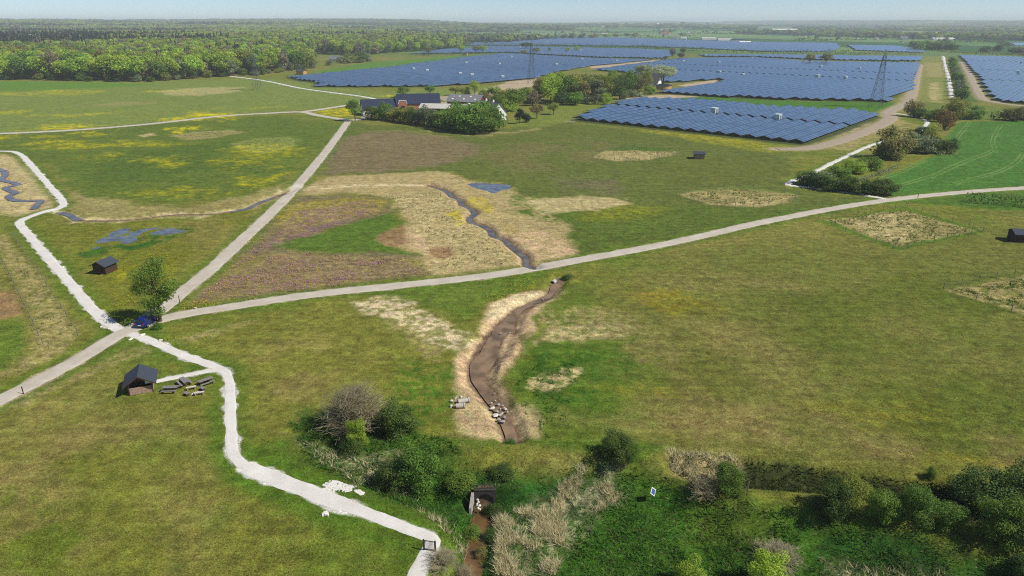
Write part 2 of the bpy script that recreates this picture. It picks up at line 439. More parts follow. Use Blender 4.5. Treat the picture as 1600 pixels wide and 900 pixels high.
# --- right of the brook
L([(884, 446), (930, 440), (912, 490), (935, 520), (985, 530), (1005, 560), (1052, 610), (1010, 660), (960, 690), (860, 695), (850, 660), (812, 632), (800, 592), (828, 548), (838, 505)], 'green', 3.5, 3.5, .8)
L([(815, 600), (850, 545), (985, 535), (1000, 560), (960, 620), (880, 640), (850, 660)], 'lush', 3, 3, .6, .9)
L([(838, 500), (860, 482), (905, 478), (960, 485), (1000, 500), (1060, 545), (1055, 580), (1005, 555), (975, 530), (930, 525), (850, 540)], 'dry', 2, 3, .75, .8)
L([(842, 515), (900, 505), (975, 510), (975, 522), (900, 530), (846, 540)], 'straw', 1, 2, .7, .6)
L([(825, 595), (870, 585), (905, 575), (915, 590), (880, 610), (830, 608)], 'straw', .7, 1.5, .8, .5)
L([(900, 460), (1100, 400), (1750, 330), (1750, 750), (1300, 720), (950, 690), (1040, 600)], (102, 104, 50), 10, 8, .8)  # right meadow, its albedo toned darker to stand for vignetting
L([(1000, 430), (1250, 420), (1300, 520), (1250, 700), (1060, 690), (1040, 560)], 'brown', 8, 6, .35, None, (11, .42))
L([(1200, 460), (1600, 420), (1750, 520), (1750, 720), (1300, 700), (1220, 560)], (86, 98, 36), 8, 6, .7, None, (16, .36))
L([(900, 660), (1100, 680), (1400, 720), (1750, 745), (1750, 700), (1400, 680), (1100, 630)], 'brown', 3, 4, .5, None, (7, .4))
L([(860, 690), (1000, 690), (1040, 700), (1010, 735), (900, 720), (800, 705), (690, 700), (600, 690), (620, 680), (750, 690)], 'green', 1.2, 1.5, .75)
# --- low ground, bottom right
LAYERS.append((BASIN, C['lush'], 1.5, 1.5, 1.0, None, None))
LAYERS.append((BANKPIT, C['bankdark'], 0.8, 1.0, .95, None, None))
L([(690, 740), (860, 735), (980, 740), (1000, 770), (860, 800), (770, 790), (760, 770), (700, 790)], 'deep', 1.5, 2, .8)
L([(1080, 775), (1200, 790), (1400, 830), (1640, 880), (1640, 960), (1300, 960), (1160, 860)], 'deep', 2, 3, .7, None, (5, .4))
L([(1060, 770), (1160, 785), (1250, 800), (1200, 830), (1080, 830)], (84, 98, 36), 2, 2, .6)
L([(840, 760), (975, 738), (985, 770), (930, 800), (880, 850), (870, 890), (770, 895), (772, 830), (815, 800)], 'reed', 1.2, 2, .35, .45)
L([(1040, 706), (1150, 712), (1160, 735), (1110, 740), (1050, 738)], 'straw', .8, 1.2, .7, .4)
L([(1300, 860), (1500, 880), (1640, 930), (1640, 980), (1300, 960)], 'reed', 1.5, 2, .4, .5)
# --- beyond the main road
L([(500, 275), (520, 200), (550, 192), (640, 198), (760, 208), (830, 192), (900, 192), (1230, 236), (1226, 292), (1392, 312), (1180, 348), (900, 405), (820, 300), (700, 270)], (92, 101, 48), 2, 5)
L([(530, 215), (600, 205), (690, 212), (755, 228), (740, 245), (680, 262), (505, 274)], (116, 103, 76), 3, 4, .9)
L([(735, 245), (800, 225), (890, 216), (960, 222), (930, 250), (880, 268), (790, 268)], (108, 102, 62), 5, 6, .7, None, (16, .42))
L([(860, 280), (1000, 270), (1100, 280), (1050, 300), (900, 300)], 'purple', 6, 8, .3, None, (18, .45))
L([(990, 260), (1220, 245), (1220, 285), (1050, 290)], (96, 100, 46), 6, 6, .6)
L([(850, 335), (1100, 320), (1250, 330), (900, 400)], (80, 98, 38), 5, 5, .6)
L([(880, 325), (1000, 318), (1060, 325), (1000, 345), (900, 345)], 'yellow', 4, 4, .16, .6)
L([(1060, 195), (1240, 232), (1200, 240), (1000, 205)], 'yellow', 2, 3, .2, .8)
L([(395, 320), (450, 300), (480, 288), (510, 277), (600, 271), (685, 269), (740, 283), (800, 296), (835, 312), (870, 340), (890, 365), (908, 396), (862, 413), (760, 427), (664, 438), (652, 404), (600, 378), (640, 360), (622, 312), (560, 300), (480, 305)], (164, 147, 104), 1.5, 2.5, .95)
L([(600, 305), (700, 300), (730, 340), (800, 390), (800, 415), (680, 425), (660, 400), (640, 330)], 'straw', 2.5, 3, .55, .8)
L([(430, 297), (560, 287), (680, 289), (680, 292), (560, 291), (430, 301)], 'pale', .8, 1, .8, 1.2)
L([(735, 350), (790, 370), (850, 360), (905, 393), (850, 412), (826, 405), (800, 385)], 'sand', 1.2, 2, .75, .8)
L([(790, 300), (880, 320), (900, 345), (850, 350), (800, 330)], 'green', 2, 3, .7, 1)
L([(820, 316), (850, 310), (905, 306), (975, 312), (985, 318), (930, 328), (850, 334)], 'straw', 1.5, 2.5, .85)
L([(300, 476), (345, 430), (440, 318), (480, 306), (570, 304), (606, 312), (622, 332), (540, 352), (470, 372), (425, 382), (480, 396), (590, 394), (655, 404), (664, 432), (540, 450), (400, 466)], (114, 102, 76), 1.2, 2, .85)
L([(425, 382), (500, 365), (618, 330), (622, 352), (590, 372), (600, 382), (655, 403), (590, 395), (480, 396)], (84, 106, 42), 1.2, 2, .95)
L([(430, 378), (440, 322), (560, 306), (606, 314), (600, 330), (500, 350)], 'yellow', 1.5, 2, .22, .4)
L([(310, 470), (380, 395), (520, 398), (650, 408), (660, 430), (480, 455)], 'yellow', 1.5, 2, .15, .4)
L([(320, 460), (430, 400), (620, 405), (650, 430), (420, 460)], (140, 104, 112), 2, 2, .3, .4)
L([(390, 400), (470, 330), (560, 315), (600, 325), (500, 360)], (140, 96, 118), 2, 2, .3, .7)
L([(582, 374), (602, 362), (632, 351), (637, 384), (612, 386)], 'soil', 1.0, 1.5, .85)
L([(664, 392), (682, 386), (702, 388), (712, 400), (692, 406), (672, 402)], 'soil', .8, 1.2, .85)
L([(632, 352), (660, 372), (668, 395), (640, 386)], 'sand', 1, 1.5, .7)
L([(700, 335), (716, 328), (735, 350), (720, 352)], 'yellow', 1, 1.5, .5, .7)
L([(730, 305), (760, 310), (775, 330), (760, 335), (735, 320)], 'yellow', 1, 1.5, .4, .7)
# plots
L([(925, 246), (945, 235), (985, 230), (1030, 233), (1062, 236), (1048, 244), (1010, 250), (965, 252)], 'dry', 1, 1, .95, None)
L([(940, 236), (985, 229), (1030, 231), (1060, 235), (1030, 237), (985, 235)], 'lush', .8, 1, .8)
L([(936, 246), (980, 238), (1040, 238), (1010, 249), (965, 251)], 'straw', 1, 1, .6, 1.2)
L([(1062, 305), (1090, 297), (1150, 292), (1215, 298), (1248, 306), (1228, 318), (1180, 324), (1110, 320)], 'dry', 1, 1, .95)
L([(1070, 300), (1110, 295), (1160, 292), (1215, 297), (1245, 304), (1215, 301), (1150, 296)], 'green', .8, 1, .7)
L([(1130, 312), (1200, 308), (1235, 308), (1200, 322), (1150, 322)], 'straw', 1, 1, .6, 1)
L([(1276, 345), (1415, 323), (1540, 361), (1402, 393)], 'green', .8, .8, .8)
L([(1292, 344), (1414, 328), (1522, 360), (1402, 386)], 'dry', .6, 1, .9, None)
L([(1310, 342), (1410, 330), (1440, 350), (1420, 378), (1390, 380)], 'straw', 1, 1.5, .7, .9)
L([(1478, 453), (1540, 440), (1640, 425), (1640, 504)], 'dry', .6, 1, .85, .8)
L([(360, 225), (400, 216), (450, 213), (475, 218), (450, 232), (400, 240)], (122, 130, 70), 1.5, 2, .8)
L([(268, 212), (300, 206), (360, 203), (385, 207), (340, 215), (290, 219)], 'dry', 1.5, 2, .7)
L([(215, 212), (240, 207), (242, 211), (225, 215)], 'straw', 1, 1.5, .8)
# yellow flowers, left
for (cx, cy, rx, ry, s) in ((300, 183, 70, 4, .75), (330, 178, 40, 3, .7), (60, 198, 90, 5, .5), (100, 207, 60, 4, .7), (20, 213, 50, 4, .6), (300, 202, 22, 3, .7), (590, 146, 46, 3, .75), (80, 175, 90, 5, .35), (420, 232, 60, 8, .3), (160, 228, 130, 6, .4), (130, 246, 40, 3, .5), (250, 252, 40, 4, .45), (410, 283, 30, 8, .55), (350, 250, 60, 8, .3), (60, 145, 90, 4, .3), (270, 145, 50, 3, .35), (370, 168, 60, 3, .3), (215, 402, 40, 7, .55), (270, 300, 60, 6, .3), (205, 440, 50, 25, .28), (460, 240, 20, 14, .3)):
    L(ell(cx, cy, rx * 1.15, ry * 1.3), 'yellow', 6, 12, min(1, s * .95), .7, (22, .50))
L([(474, 178), (520, 170), (548, 166), (552, 180), (530, 183)], 'yellow', 1.5, 2, .6, .8)
for (cx, cy, rx, ry, s) in ((1030, 465, 40, 12, .25), (1080, 480, 60, 10, .2), (1010, 610, 60, 10, .2), (1350, 640, 120, 20, .12), (1530, 720, 60, 8, .25)):
    L(ell(cx, cy, rx, ry), (170, 150, 40), 2.5, 3, s, .7)
# crop field right
CROP = W([(1348, 292), (1400, 268), (1462, 241), (1494, 240), (1478, 214), (1500, 190), (1720, 186), (1760, 282), (1600, 291), (1500, 298), (1404, 308)])
LAYERS.append((CROP, C['crop'], 1.5, 1.0, 1.0, None, None))
L([(1400, 315), (1500, 303), (1700, 292), (1700, 322), (1600, 330), (1500, 322)], (64, 100, 36), 1.5, 2, .8)
# solar country
L([(980, 158), (1085, 148), (1250, 158), (1400, 160), (1396, 170), (1330, 178), (1200, 176), (1090, 166)], (70, 108, 40), 1.5, 2, .95)
L([(960, 156), (1010, 150), (1060, 146), (1120, 146), (1090, 151), (1030, 155), (990, 160)], 'dirt', 1.2, 2, .9)
L([(1060, 133), (1122, 124), (1122, 129), (1080, 138)], 'dirt', 1.2, 2, .9)
L([(880, 190), (945, 167), (950, 169), (895, 191)], 'dirt', 1.2, 1.5, .85)
L([(1230, 235), (1340, 205), (1390, 172), (1432, 140), (1440, 100), (1430, 100), (1415, 150), (1380, 180), (1270, 228)], 'dirt', 2, 2, .8, 1.5)
L([(1300, 230), (1400, 185), (1440, 196), (1430, 220), (1330, 242)], 'dry', 2, 2.5, .6, 1.2)
L([(1440, 88), (1475, 88), (1490, 155), (1440, 160), (1430, 130)], (120, 124, 64), 2, 3, .9)
L([(1452, 130), (1470, 128), (1472, 160), (1455, 160)], 'straw', 2, 2, .6, 1.5)
L([(1445, 98), (1480, 98), (1484, 121), (1448, 120)], 'dry', 2, 3, .7)
L([(1490, 90), (1503, 97), (1535, 160), (1505, 160), (1490, 120)], (78, 98, 48), 2, 3, .9)
L([(1437, 162), (1480, 160), (1560, 168), (1640, 172), (1640, 188), (1500, 188), (1440, 178)], (98, 112, 52), 3, 3, .8)
L([(730, 150), (800, 125), (870, 120), (840, 132), (780, 150)], 'dirt', 2, 2.5, .9)
L([(920, 103), (960, 100), (1030, 93), (1035, 96), (980, 104), (930, 110)], 'dirt', 2, 2, .9)
L([(780, 195), (860, 160), (980, 152), (960, 168), (900, 188), (840, 200)], (110, 120, 56), 2, 2, .8)
L([(700, 200), (800, 206), (860, 196), (845, 203), (760, 215), (650, 205)], 'dry', 2, 2, .5, 1.2)
L([(490, 112), (560, 100), (700, 88), (760, 84), (720, 94), (600, 108), (520, 118)], (84, 120, 50), 4, 4, .95)
L([(560, 205), (640, 205), (700, 214), (620, 204)], 'dry', 2, 2, .5)
SOLAR = {
 'near': W([(888, 189), (1262, 229), (1382, 183), (1330, 174), (1200, 167), (1090, 157), (985, 155), (945, 167)]),
 'mid': W([(925, 110), (1035, 95.5), (1060, 92.5), (1180, 91), (1270, 97), (1350, 98), (1436, 99), (1428, 118), (1424, 139), (1382, 160), (1200, 156), (1058, 148.5), (1010, 145.5), (1060, 141), (1122, 129.5), (1122, 124), (1075, 128), (1030, 130), (990, 116)]),
 'left': W([(446, 122), (600, 107), (720, 91), (790, 84), (850, 87.5), (930, 92), (1020, 94.5), (925, 103), (870, 113), (830, 124), (780, 128), (680, 136), (560, 137), (487, 136.5), (495, 131), (468, 128)]),
 'right': W([(1497, 87), (1600, 90), (1700, 94), (1700, 182), (1600, 164), (1562, 160), (1545, 152), (1526, 122)]),
 'farmid': W([(640, 85), (690, 78), (760, 73.5), (830, 73.5), (1000, 77), (1060, 81), (1040, 92), (930, 90), (850, 86), (790, 82), (740, 83)]),
 'farright': W([(1090, 86), (1200, 86), (1340, 88), (1440, 89), (1436, 96), (1350, 95), (1270, 94), (1180, 89.5), (1100, 89)]),
 'back': W([(700, 71), (760, 66), (830, 61), (960, 59), (1010, 61), (1100, 64), (1200, 66.5), (1305, 68), (1312, 74), (1300, 82), (1200, 81.5), (1100, 77), (1000, 73), (830, 71), (760, 72)]),
 'back2': W([(1322, 71), (1400, 72), (1445, 79.5), (1440, 83), (1335, 79)]),
 'back3': W([(1565, 67.5), (1700, 68), (1700, 74), (1572, 72)]),
}
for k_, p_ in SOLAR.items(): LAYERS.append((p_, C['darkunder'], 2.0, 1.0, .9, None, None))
RAPES = [W([(1410, 56.0), (1440, 51.5), (1530, 53.0), (1535, 54.6), (1450, 54.2)]), W([(596, 34.9 + 5), (628, 39.9), (626, 41.2), (598, 41.2)])]
for r in RAPES: LAYERS.append((r, C['rape'], 8, 6, 1.0, None, None))

def paint(P, fine=True):
    """albedo of the ground at points (n,2)"""
    d = np.hypot(P[:, 0], P[:, 1])
    n1 = fbm(P, 28, 51, 4)[:, None]; n2 = fbm(P, 5, 61, 4)[:, None]; n3 = fbm(P, 1.1, 71, 3)[:, None]
    col = C['olive'] * np.ones((len(P), 1))
    col = col + (C['brown'] - col) * sstep(0.42, 0.66, 0.6 * n1 + 0.4 * n2) * 0.4
    col = col + (C['green'] - col) * sstep(0.50, 0.68, 0.4 * n2 + 0.6 * fbm(P, 17, 81, 3)[:, None]) * 0.5
    # far fields: strips of farmland
    far = sstep(900, 1300, d)
    if far.max() > 0:
        a = 0.35
        u = (P[:, 0] * math.cos(a) + P[:, 1] * math.sin(a)); v = (-P[:, 0] * math.sin(a) + P[:, 1] * math.cos(a))
        u = u + 120 * (fbm(P, 900, 91, 2) - .5); v = v + 120 * (fbm(P, 900, 92, 2) - .5)
        h = _hash(np.floor(u / 360), np.floor(v / 230), 5)
        fc = np.where((h < .35)[:, None], C['farg2'], np.where((h < .7)[:, None], C['farg'], C['farg3']))
        fc = fc * (0.85 + 0.3 * _hash(np.floor(u / 360), np.floor(v / 230), 6))[:, None]
        col = col * (1 - far[:, None]) + fc * far[:, None]
    dist_w = np.maximum(1.0, d / 110.0)
    wx = (fbm(P, 6, 101, 3) - .5) * 2; wy = (fbm(P, 6, 102, 3) - .5) * 2
    wx2 = (fbm(P, 1.6, 103, 2) - .5) * 2; wy2 = (fbm(P, 1.6, 104, 2) - .5) * 2
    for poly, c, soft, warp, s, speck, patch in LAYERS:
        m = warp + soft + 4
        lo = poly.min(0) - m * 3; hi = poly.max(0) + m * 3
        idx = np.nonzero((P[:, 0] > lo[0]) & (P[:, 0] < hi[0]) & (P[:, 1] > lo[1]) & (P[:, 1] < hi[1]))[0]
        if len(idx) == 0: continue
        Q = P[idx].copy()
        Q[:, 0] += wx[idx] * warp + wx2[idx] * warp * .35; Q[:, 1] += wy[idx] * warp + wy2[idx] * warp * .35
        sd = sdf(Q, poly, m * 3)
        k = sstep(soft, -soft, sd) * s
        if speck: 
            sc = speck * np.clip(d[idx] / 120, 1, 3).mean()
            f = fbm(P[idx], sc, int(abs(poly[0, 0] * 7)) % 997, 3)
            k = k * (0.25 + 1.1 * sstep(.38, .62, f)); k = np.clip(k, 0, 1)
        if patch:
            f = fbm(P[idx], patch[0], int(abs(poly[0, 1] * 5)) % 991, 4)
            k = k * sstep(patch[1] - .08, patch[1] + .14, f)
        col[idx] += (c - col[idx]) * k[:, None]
    # verges along roads: greener, then a scatter of gravel at the very edge
    for name, (pl, hw, mat, kind) in ROADS.items():
        dd, _ = seg_dist(P, pl, 9)
        k = sstep(hw + 3.0, hw + .6, dd + wx * .8) * .55
        i = np.nonzero(k > 0)[0]
        if len(i):
            g = C['green'] if kind != 'service_track' else C['dry']
            col[i] += (g - col[i]) * k[i][:, None]
            k2 = sstep(hw + .3, hw - .1, dd[i] + wx2[i] * .6) * .7
            col[i] += ((C['chalky'] if mat == 'chalk' else C['dirt']) - col[i]) * k2[:, None]
    # banks and beds of the streams
    for pl, hw, cc, bw in ((UPW, 1.0, C['sand'], 2.6), (LEFTW, .8, C['pale'], 2.0), (FARLW, 1.0, C['sand'], 2.5)):
        dd, _ = seg_dist(P, pl, 8)
        k = sstep(bw, .6, dd + wx2 * .8) * .8
        col += (cc - col) * k[:, None]
        k = sstep(hw + .4, hw - .3, dd) ; col += (C['mud'] - col) * k[:, None]
    dd, t = seg_dist(P, BROOKW, 8)
    hw = np.interp(t, np.linspace(0, 1, len(BROOK_W)), BROOK_W)
    k = sstep(.45, -.15, dd - hw + wx2 * .25); col += (C['mud'] * (.8 + .7 * n2) - col) * k[:, None]
    k = sstep(.4, -.4, sdf(P, SANDBAR, 5) + wx2 * .2); col += (C['sand'] * .8 - col) * k[:, None]
    dd, t = seg_dist(P, DITCHW, 8)
    k = sstep(1.2, .5, dd + wx2 * .3); col += (C['mud'] * .8 - col) * k[:, None]
    # tramlines in the crop
    for tl in TRAMS:
        dd, _ = seg_dist(P, tl, 6)
        k = sstep(1.2, .3, dd) * .12; col += (C['tram'] - col) * k[:, None]
    # grain
    fade = (1 - .7 * sstep(200, 700, d))[:, None]
    col = col * (1 + ((n2 - .5) * .22 + (n3 - .5) * .8) * fade)
    return np.clip(col, .008, .9)
TRAMS = [smooth_line(W(p), 4) for p in (
 [(1513, 190), (1500, 205), (1491, 217), (1489, 224)], [(1518, 190), (1506, 205), (1497, 217), (1496, 226)],
 [(1548, 232), (1540, 238), (1507, 250), (1483, 260), (1460, 271), (1433, 279), (1407, 287)], [(1552, 234), (1545, 240), (1510, 253.5), (1486, 264), (1463, 274.5), (1436, 282), (1412, 289)],
 [(1442, 250), (1423, 258), (1407, 267), (1373, 277)], [(1448, 251), (1428, 260), (1411, 269), (1378, 280)],
 [(1595, 238), (1585, 252), (1562, 265), (1525, 276), (1487, 286)], [(1601, 238), (1591, 253), (1567, 267), (1530, 278.5), (1492, 288)], [(1560, 195), (1552, 208), (1548, 220), (1550, 232)], [(1566, 195), (1558, 208), (1554, 220), (1556, 232)])]

# ------------------------------------------------------------------ ground sheet
def ground_mesh():
    pys = np.concatenate([np.arange(37.6, 44, .22), np.arange(44, 70, .5), np.arange(70, 1000, 1.0)])
    ys = np.array([at(800, p)[1] for p in pys])
    ys = np.concatenate([[26000], ys, [34, 24, 10, -20, -80]])
    ss = np.concatenate([np.linspace(-1.25, -.82, 30)[:-1], np.linspace(-.82, .82, 640), np.linspace(.82, 1.25, 30)[1:]])
    half = np.maximum(.931 * ys + 16.4, 48)
    X = half[:, None] * ss[None, :]; Y = np.repeat(ys[:, None], len(ss), 1)
    P = np.stack([X.ravel(), Y.ravel()], 1)
    z = terrain(P); col = paint(P)
    nr, nc = len(ys), len(ss)
    i = np.arange(nr * nc).reshape(nr, nc)
    F = np.stack([i[:-1, :-1].ravel(), i[1:, :-1].ravel(), i[1:, 1:].ravel(), i[:-1, 1:].ravel()], 1)
    return npmesh('ground', np.column_stack([P, z]), F, {'cover': col}, True)

m, nt, out = new_mat('ground')
co = objco(nt)
a = nt.nodes.new('ShaderNodeAttribute'); a.attribute_name = 'cover'
na = noise_node(nt, 2.6, 6, .72, co); nb = noise_node(nt, 4.5, 5, .85, co); ncs = noise_node(nt, .55, 5, .6, co)
nd = noise_node(nt, 1.1, 9, .9, co)
v1 = maprange(nt, nd.outputs[0], .32, .68, .35, 1.65)
v2 = maprange(nt, nb.outputs[0], .33, .67, .45, 1.55)
mul = nt.nodes.new('ShaderNodeMath'); mul.operation = 'MULTIPLY'; nt.links.new(v1, mul.inputs[0]); nt.links.new(v2, mul.inputs[1])
hs = nt.nodes.new('ShaderNodeHueSaturation')
mps = nt.nodes.new('ShaderNodeMapping'); mps.inputs['Rotation'].default_value = (0, 0, .5); mps.inputs['Scale'].default_value = (.05, .9, 1)
nt.links.new(co, mps.inputs[0]); nst = noise_node(nt, 1.0, 3, .6, mps.outputs[0])
stk = mixc(nt, 1.0, a.outputs['Color'], maprange(nt, nst.outputs[0], .3, .7, .84, 1.16), 'MULTIPLY')
nt.links.new(stk, hs.inputs['Color']); nt.links.new(mul.outputs[0], hs.inputs['Value'])
nt.links.new(maprange(nt, ncs.outputs[0], .3, .7, .485, .515), hs.inputs['Hue'])
nt.links.new(maprange(nt, nb.outputs[0], .3, .7, 1.18, .93), hs.inputs['Saturation'])
ntf = noise_node(nt, .42, 4, .6, co)
tuft = mixc(nt, maprange(nt, ntf.outputs[0], .60, .68, 0, .45), hs.outputs[0], (.55, .85, .55), 'MULTIPLY')
dead = mixc(nt, maprange(nt, na.outputs[0], .60, .68, 0, .5), tuft, lin(168, 152, 104))
principled(nt, out, dead, .95, .08, 0, nd.outputs[0], .16, .7)
struct(link('ground', ground_mesh(), 'ground'))

# ------------------------------------------------------------------ roads and paths (sheets just above the ground)
def road_mat(name, rgb, rgb2, var):
    m, nt, out = new_mat(name)
    co = objco(nt)
    n1 = noise_node(nt, .35, 5, .65, co); n2 = noise_node(nt, 6, 4, .7, co)
    c1 = mixc(nt, maprange(nt, n1.outputs[0], .35, .65, 0, 1), lin(*rgb), lin(*rgb2))
    c2 = mixc(nt, maprange(nt, n2.outputs[0], .3, .7, 0, var), c1, lin(*[x * .62 for x in rgb2]))
    e = nt.nodes.new('ShaderNodeAttribute'); e.attribute_name = 'edge'
    principled(nt, out, c2, .95, .15, 0, n2.outputs[0], .03, .5)
road_mat('gravel', (202, 193, 176), (184, 174, 156), .34)
road_mat('chalk', (228, 223, 214), (212, 206, 196), .34)
road_mat('dirt', (178, 164, 142), (164, 148, 124), .45)
def ribbon(name, pl, hw, mat, lift, taper=False):
    d = np.hypot(*pl.mean(0))
    step = .45 if d < 160 else (1.0 if d < 400 else 3.0)
    c = resample(pl, step)
    t = np.gradient(c, axis=0); t /= np.linalg.norm(t, axis=1)[:, None]
    nrm = np.stack([-t[:, 1], t[:, 0]], 1)
    s = np.arange(len(c)) * step
    rough = (.24 if mat == 'chalk' else .28) * min(1.4, max(1, d / 200))
    def edge(seed):
        Q = np.stack([s, np.full(len(s), seed * 13.7)], 1)
        return 1 * rough * ((fbm(Q, 1.6, seed, 3) - .5) * 1.6 + (fbm(Q, 14, seed + 5, 2) - .5) * 1.6)
    l = hw + edge(int(hw * 97) % 50 + 3); r = hw + edge(int(hw * 89) % 60 + 9)
    lat = [-1, -.82, -.4, 0, .4, .82, 1]
    V = []
    for a in lat:
        w = np.where(a < 0, l, r) * a
        V.append(c + nrm * w[:, None])
    V = np.stack(V, 1)
    n, k = V.shape[:2]
    P = V.reshape(-1, 2)
    z = terrain(P) + lift
    z = z.reshape(n, k); z[:, 0] -= lift * .7; z[:, -1] -= lift * .7
    i = np.arange(n * k).reshape(n, k)
    F = np.stack([i[:-1, :-1].ravel(), i[:-1, 1:].ravel(), i[1:, 1:].ravel(), i[1:, :-1].ravel()], 1)[:, ::-1]
    return link(name, npmesh(name, np.column_stack([P, z.ravel()]), F, None, True), mat)
lifts = {'main': .075, 'diag': .06, 'farm': .16, 'farm2': .15, 'farm3': .17, 'pathL': .05, 'pathC': .045, 'pathC2': ([(385, 731), (420, 745), (460, 760), (500, 776), (540, 790)], .95, 'chalk', 'chalk_path'),
 'pathH': .035, 'pathC2': .06, 'pathR': .06, 'pathR2': .09, 'pathF': .25, 'serv': .12, 'serv2': .2, 'pathM': .25}
for k, (pl, hw, mat, nm) in ROADS.items():
    struct(ribbon(nm, pl, hw, mat, lifts[k]))
# the yard of the farm
def patch(name, pts, mat, lift, n=48):
    poly = W(pts); c = poly.mean(0)
    ring = resample(np.vstack([poly, poly[:1]]), np.linalg.norm(np.diff(poly, axis=0), axis=1).sum() / n)[:-1]
    rings = [c + (ring - c) * f for f in (1, .75, .5, .25)]
    V = np.vstack(rings + [c[None]]); k = len(ring)
    j = (fbm(V, 3, 7, 3) - .5)
    V[:k] += ((V[:k] - c) / np.linalg.norm(V[:k] - c, axis=1)[:, None]) * j[:k, None] * 1.2
    z = terrain(V) + lift
    F = []
    for a in range(3):
        for q in range(k): F.append((a * k + q, a * k + (q + 1) % k, (a + 1) * k + (q + 1) % k, (a + 1) * k + q))
    F += [(3 * k + q, 3 * k + (q + 1) % k, 4 * k, 4 * k) for q in range(k)]
    F = [f if f[2] != f[3] else f[:3] for f in F]
    me = bpy.data.meshes.new(name); me.from_pydata(np.column_stack([V, z]).tolist(), [], F)
    return struct(link(name, me, mat))
road_mat('tramline', (110, 136, 70), (92, 124, 56), .3)
for k, tl in enumerate(TRAMS):
    struct(ribbon('tramline', tl, .22, 'tramline', .07))
patch('farm_yard', [(640, 168), (700, 158), (760, 162), (770, 172), (740, 178), (690, 178)], 'dirt', .12)
patch('farm_yard', [(678, 152), (705, 149), (750, 150), (735, 157), (700, 160)], 'dirt', .12)

# ------------------------------------------------------------------ water
def water_mat(name, rgb, rough=.06, spec=.5, ripple=.4):
    m, nt, out = new_mat(name)
    co = objco(nt)
    n = noise_node(nt, 1.3, 3, .6, co); n2 = noise_node(nt, .5, 3, .5, co)
    c = lin(*rgb)
    col = mixc(nt, maprange(nt, n2.outputs[0], .35, .65, 0, 1), tuple(x * .62 for x in c), tuple(x * 1.3 for x in c))
    principled(nt, out, col, rough, spec, 0, n.outputs[0], .02, ripple)
water_mat('pond_water', (96, 104, 110), .14, .35, .5)
water_mat('brook_water', (126, 104, 80), .14, .25, .3)
water_mat('ditch_water', (104, 80, 50), .10, .4, .3)
water_mat('blue_brook', (100, 94, 86), .12, .3, .4)
def water_strip(name, pl, hw, mat, z):
    c = resample(pl, .4); n = len(c)
    t = np.gradient(c, axis=0); t /= np.linalg.norm(t, axis=1)[:, None]
    nr = np.stack([-t[:, 1], t[:, 0]], 1)
    w = np.interp(np.linspace(0, 1, n), np.linspace(0, 1, len(hw)), hw) if not np.isscalar(hw) else np.full(n, hw)
    w = w * (.72 + .56 * fbm(c, 2.5, 19, 3))
    V = np.stack([c - nr * w[:, None], c, c + nr * w[:, None]], 1).reshape(-1, 2)
    i = np.arange(n * 3).reshape(n, 3)
    F = np.stack([i[:-1, :-1].ravel(), i[1:, :-1].ravel(), i[1:, 1:].ravel(), i[:-1, 1:].ravel()], 1)[:, ::-1]
    zz = z if not np.isscalar(z) else np.full(n, z)
    return struct(link(name, npmesh(name, np.column_stack([V, np.repeat(zz, 3)]), F, None, True), mat))
def level(pl, off):
    c = resample(pl, .4); z = terrain(c)
    z = np.array([np.sort(z[max(0, i - 9):i + 10])[:4].mean() for i in range(len(z))])
    k = np.ones(15) / 15; zp = np.concatenate([np.full(7, z[0]), z, np.full(7, z[-1])])
    return np.convolve(zp, k, 'valid') + off
water_strip('brook_water', BROOKW, [w * .74 for w in BROOK_W], 'brook_water', level(BROOKW, .16))
water_strip('brook_water', UPW, .68, 'blue_brook', level(UPW, .14))
cut = lambda pl, a, b: pl[int(a * (len(pl) - 1)):int(b * (len(pl) - 1)) + 1]
water_strip('brook_water', cut(LEFTW, .1, .34), .75, 'blue_brook', level(cut(LEFTW, .1, .34), .10))
water_strip('brook_water', cut(LEFTW, .74, 1), .95, 'blue_brook', level(cut(LEFTW, .74, 1), .14))
water_strip('brook_water', FARLW, .85, 'blue_brook', level(FARLW, .16))
water_strip('ditch_water', DITCHW, 1.0, 'ditch_water', level(DITCHW, .10))
def water_sheet(name, poly, mat, z, grow=1.2):
    c = poly.mean(0); V = c + (poly - c) * 1.0
    d = V - c; V = V + d / np.linalg.norm(d, axis=1)[:, None] * grow
    me = bpy.data.meshes.new(name); me.from_pydata([(x, y, z) for x, y in V], [], [tuple(range(len(V)))])
    return struct(link(name, me, mat))
water_sheet('pond_water', POND, 'pond_water', float(terrain(POND).mean()) - .02)
water_sheet('marsh_water', MARSH, 'pond_water', float(np.median(terrain(MARSH.mean(0) + .5 * (MARSH - MARSH.mean(0))))) + .015, 1.5)

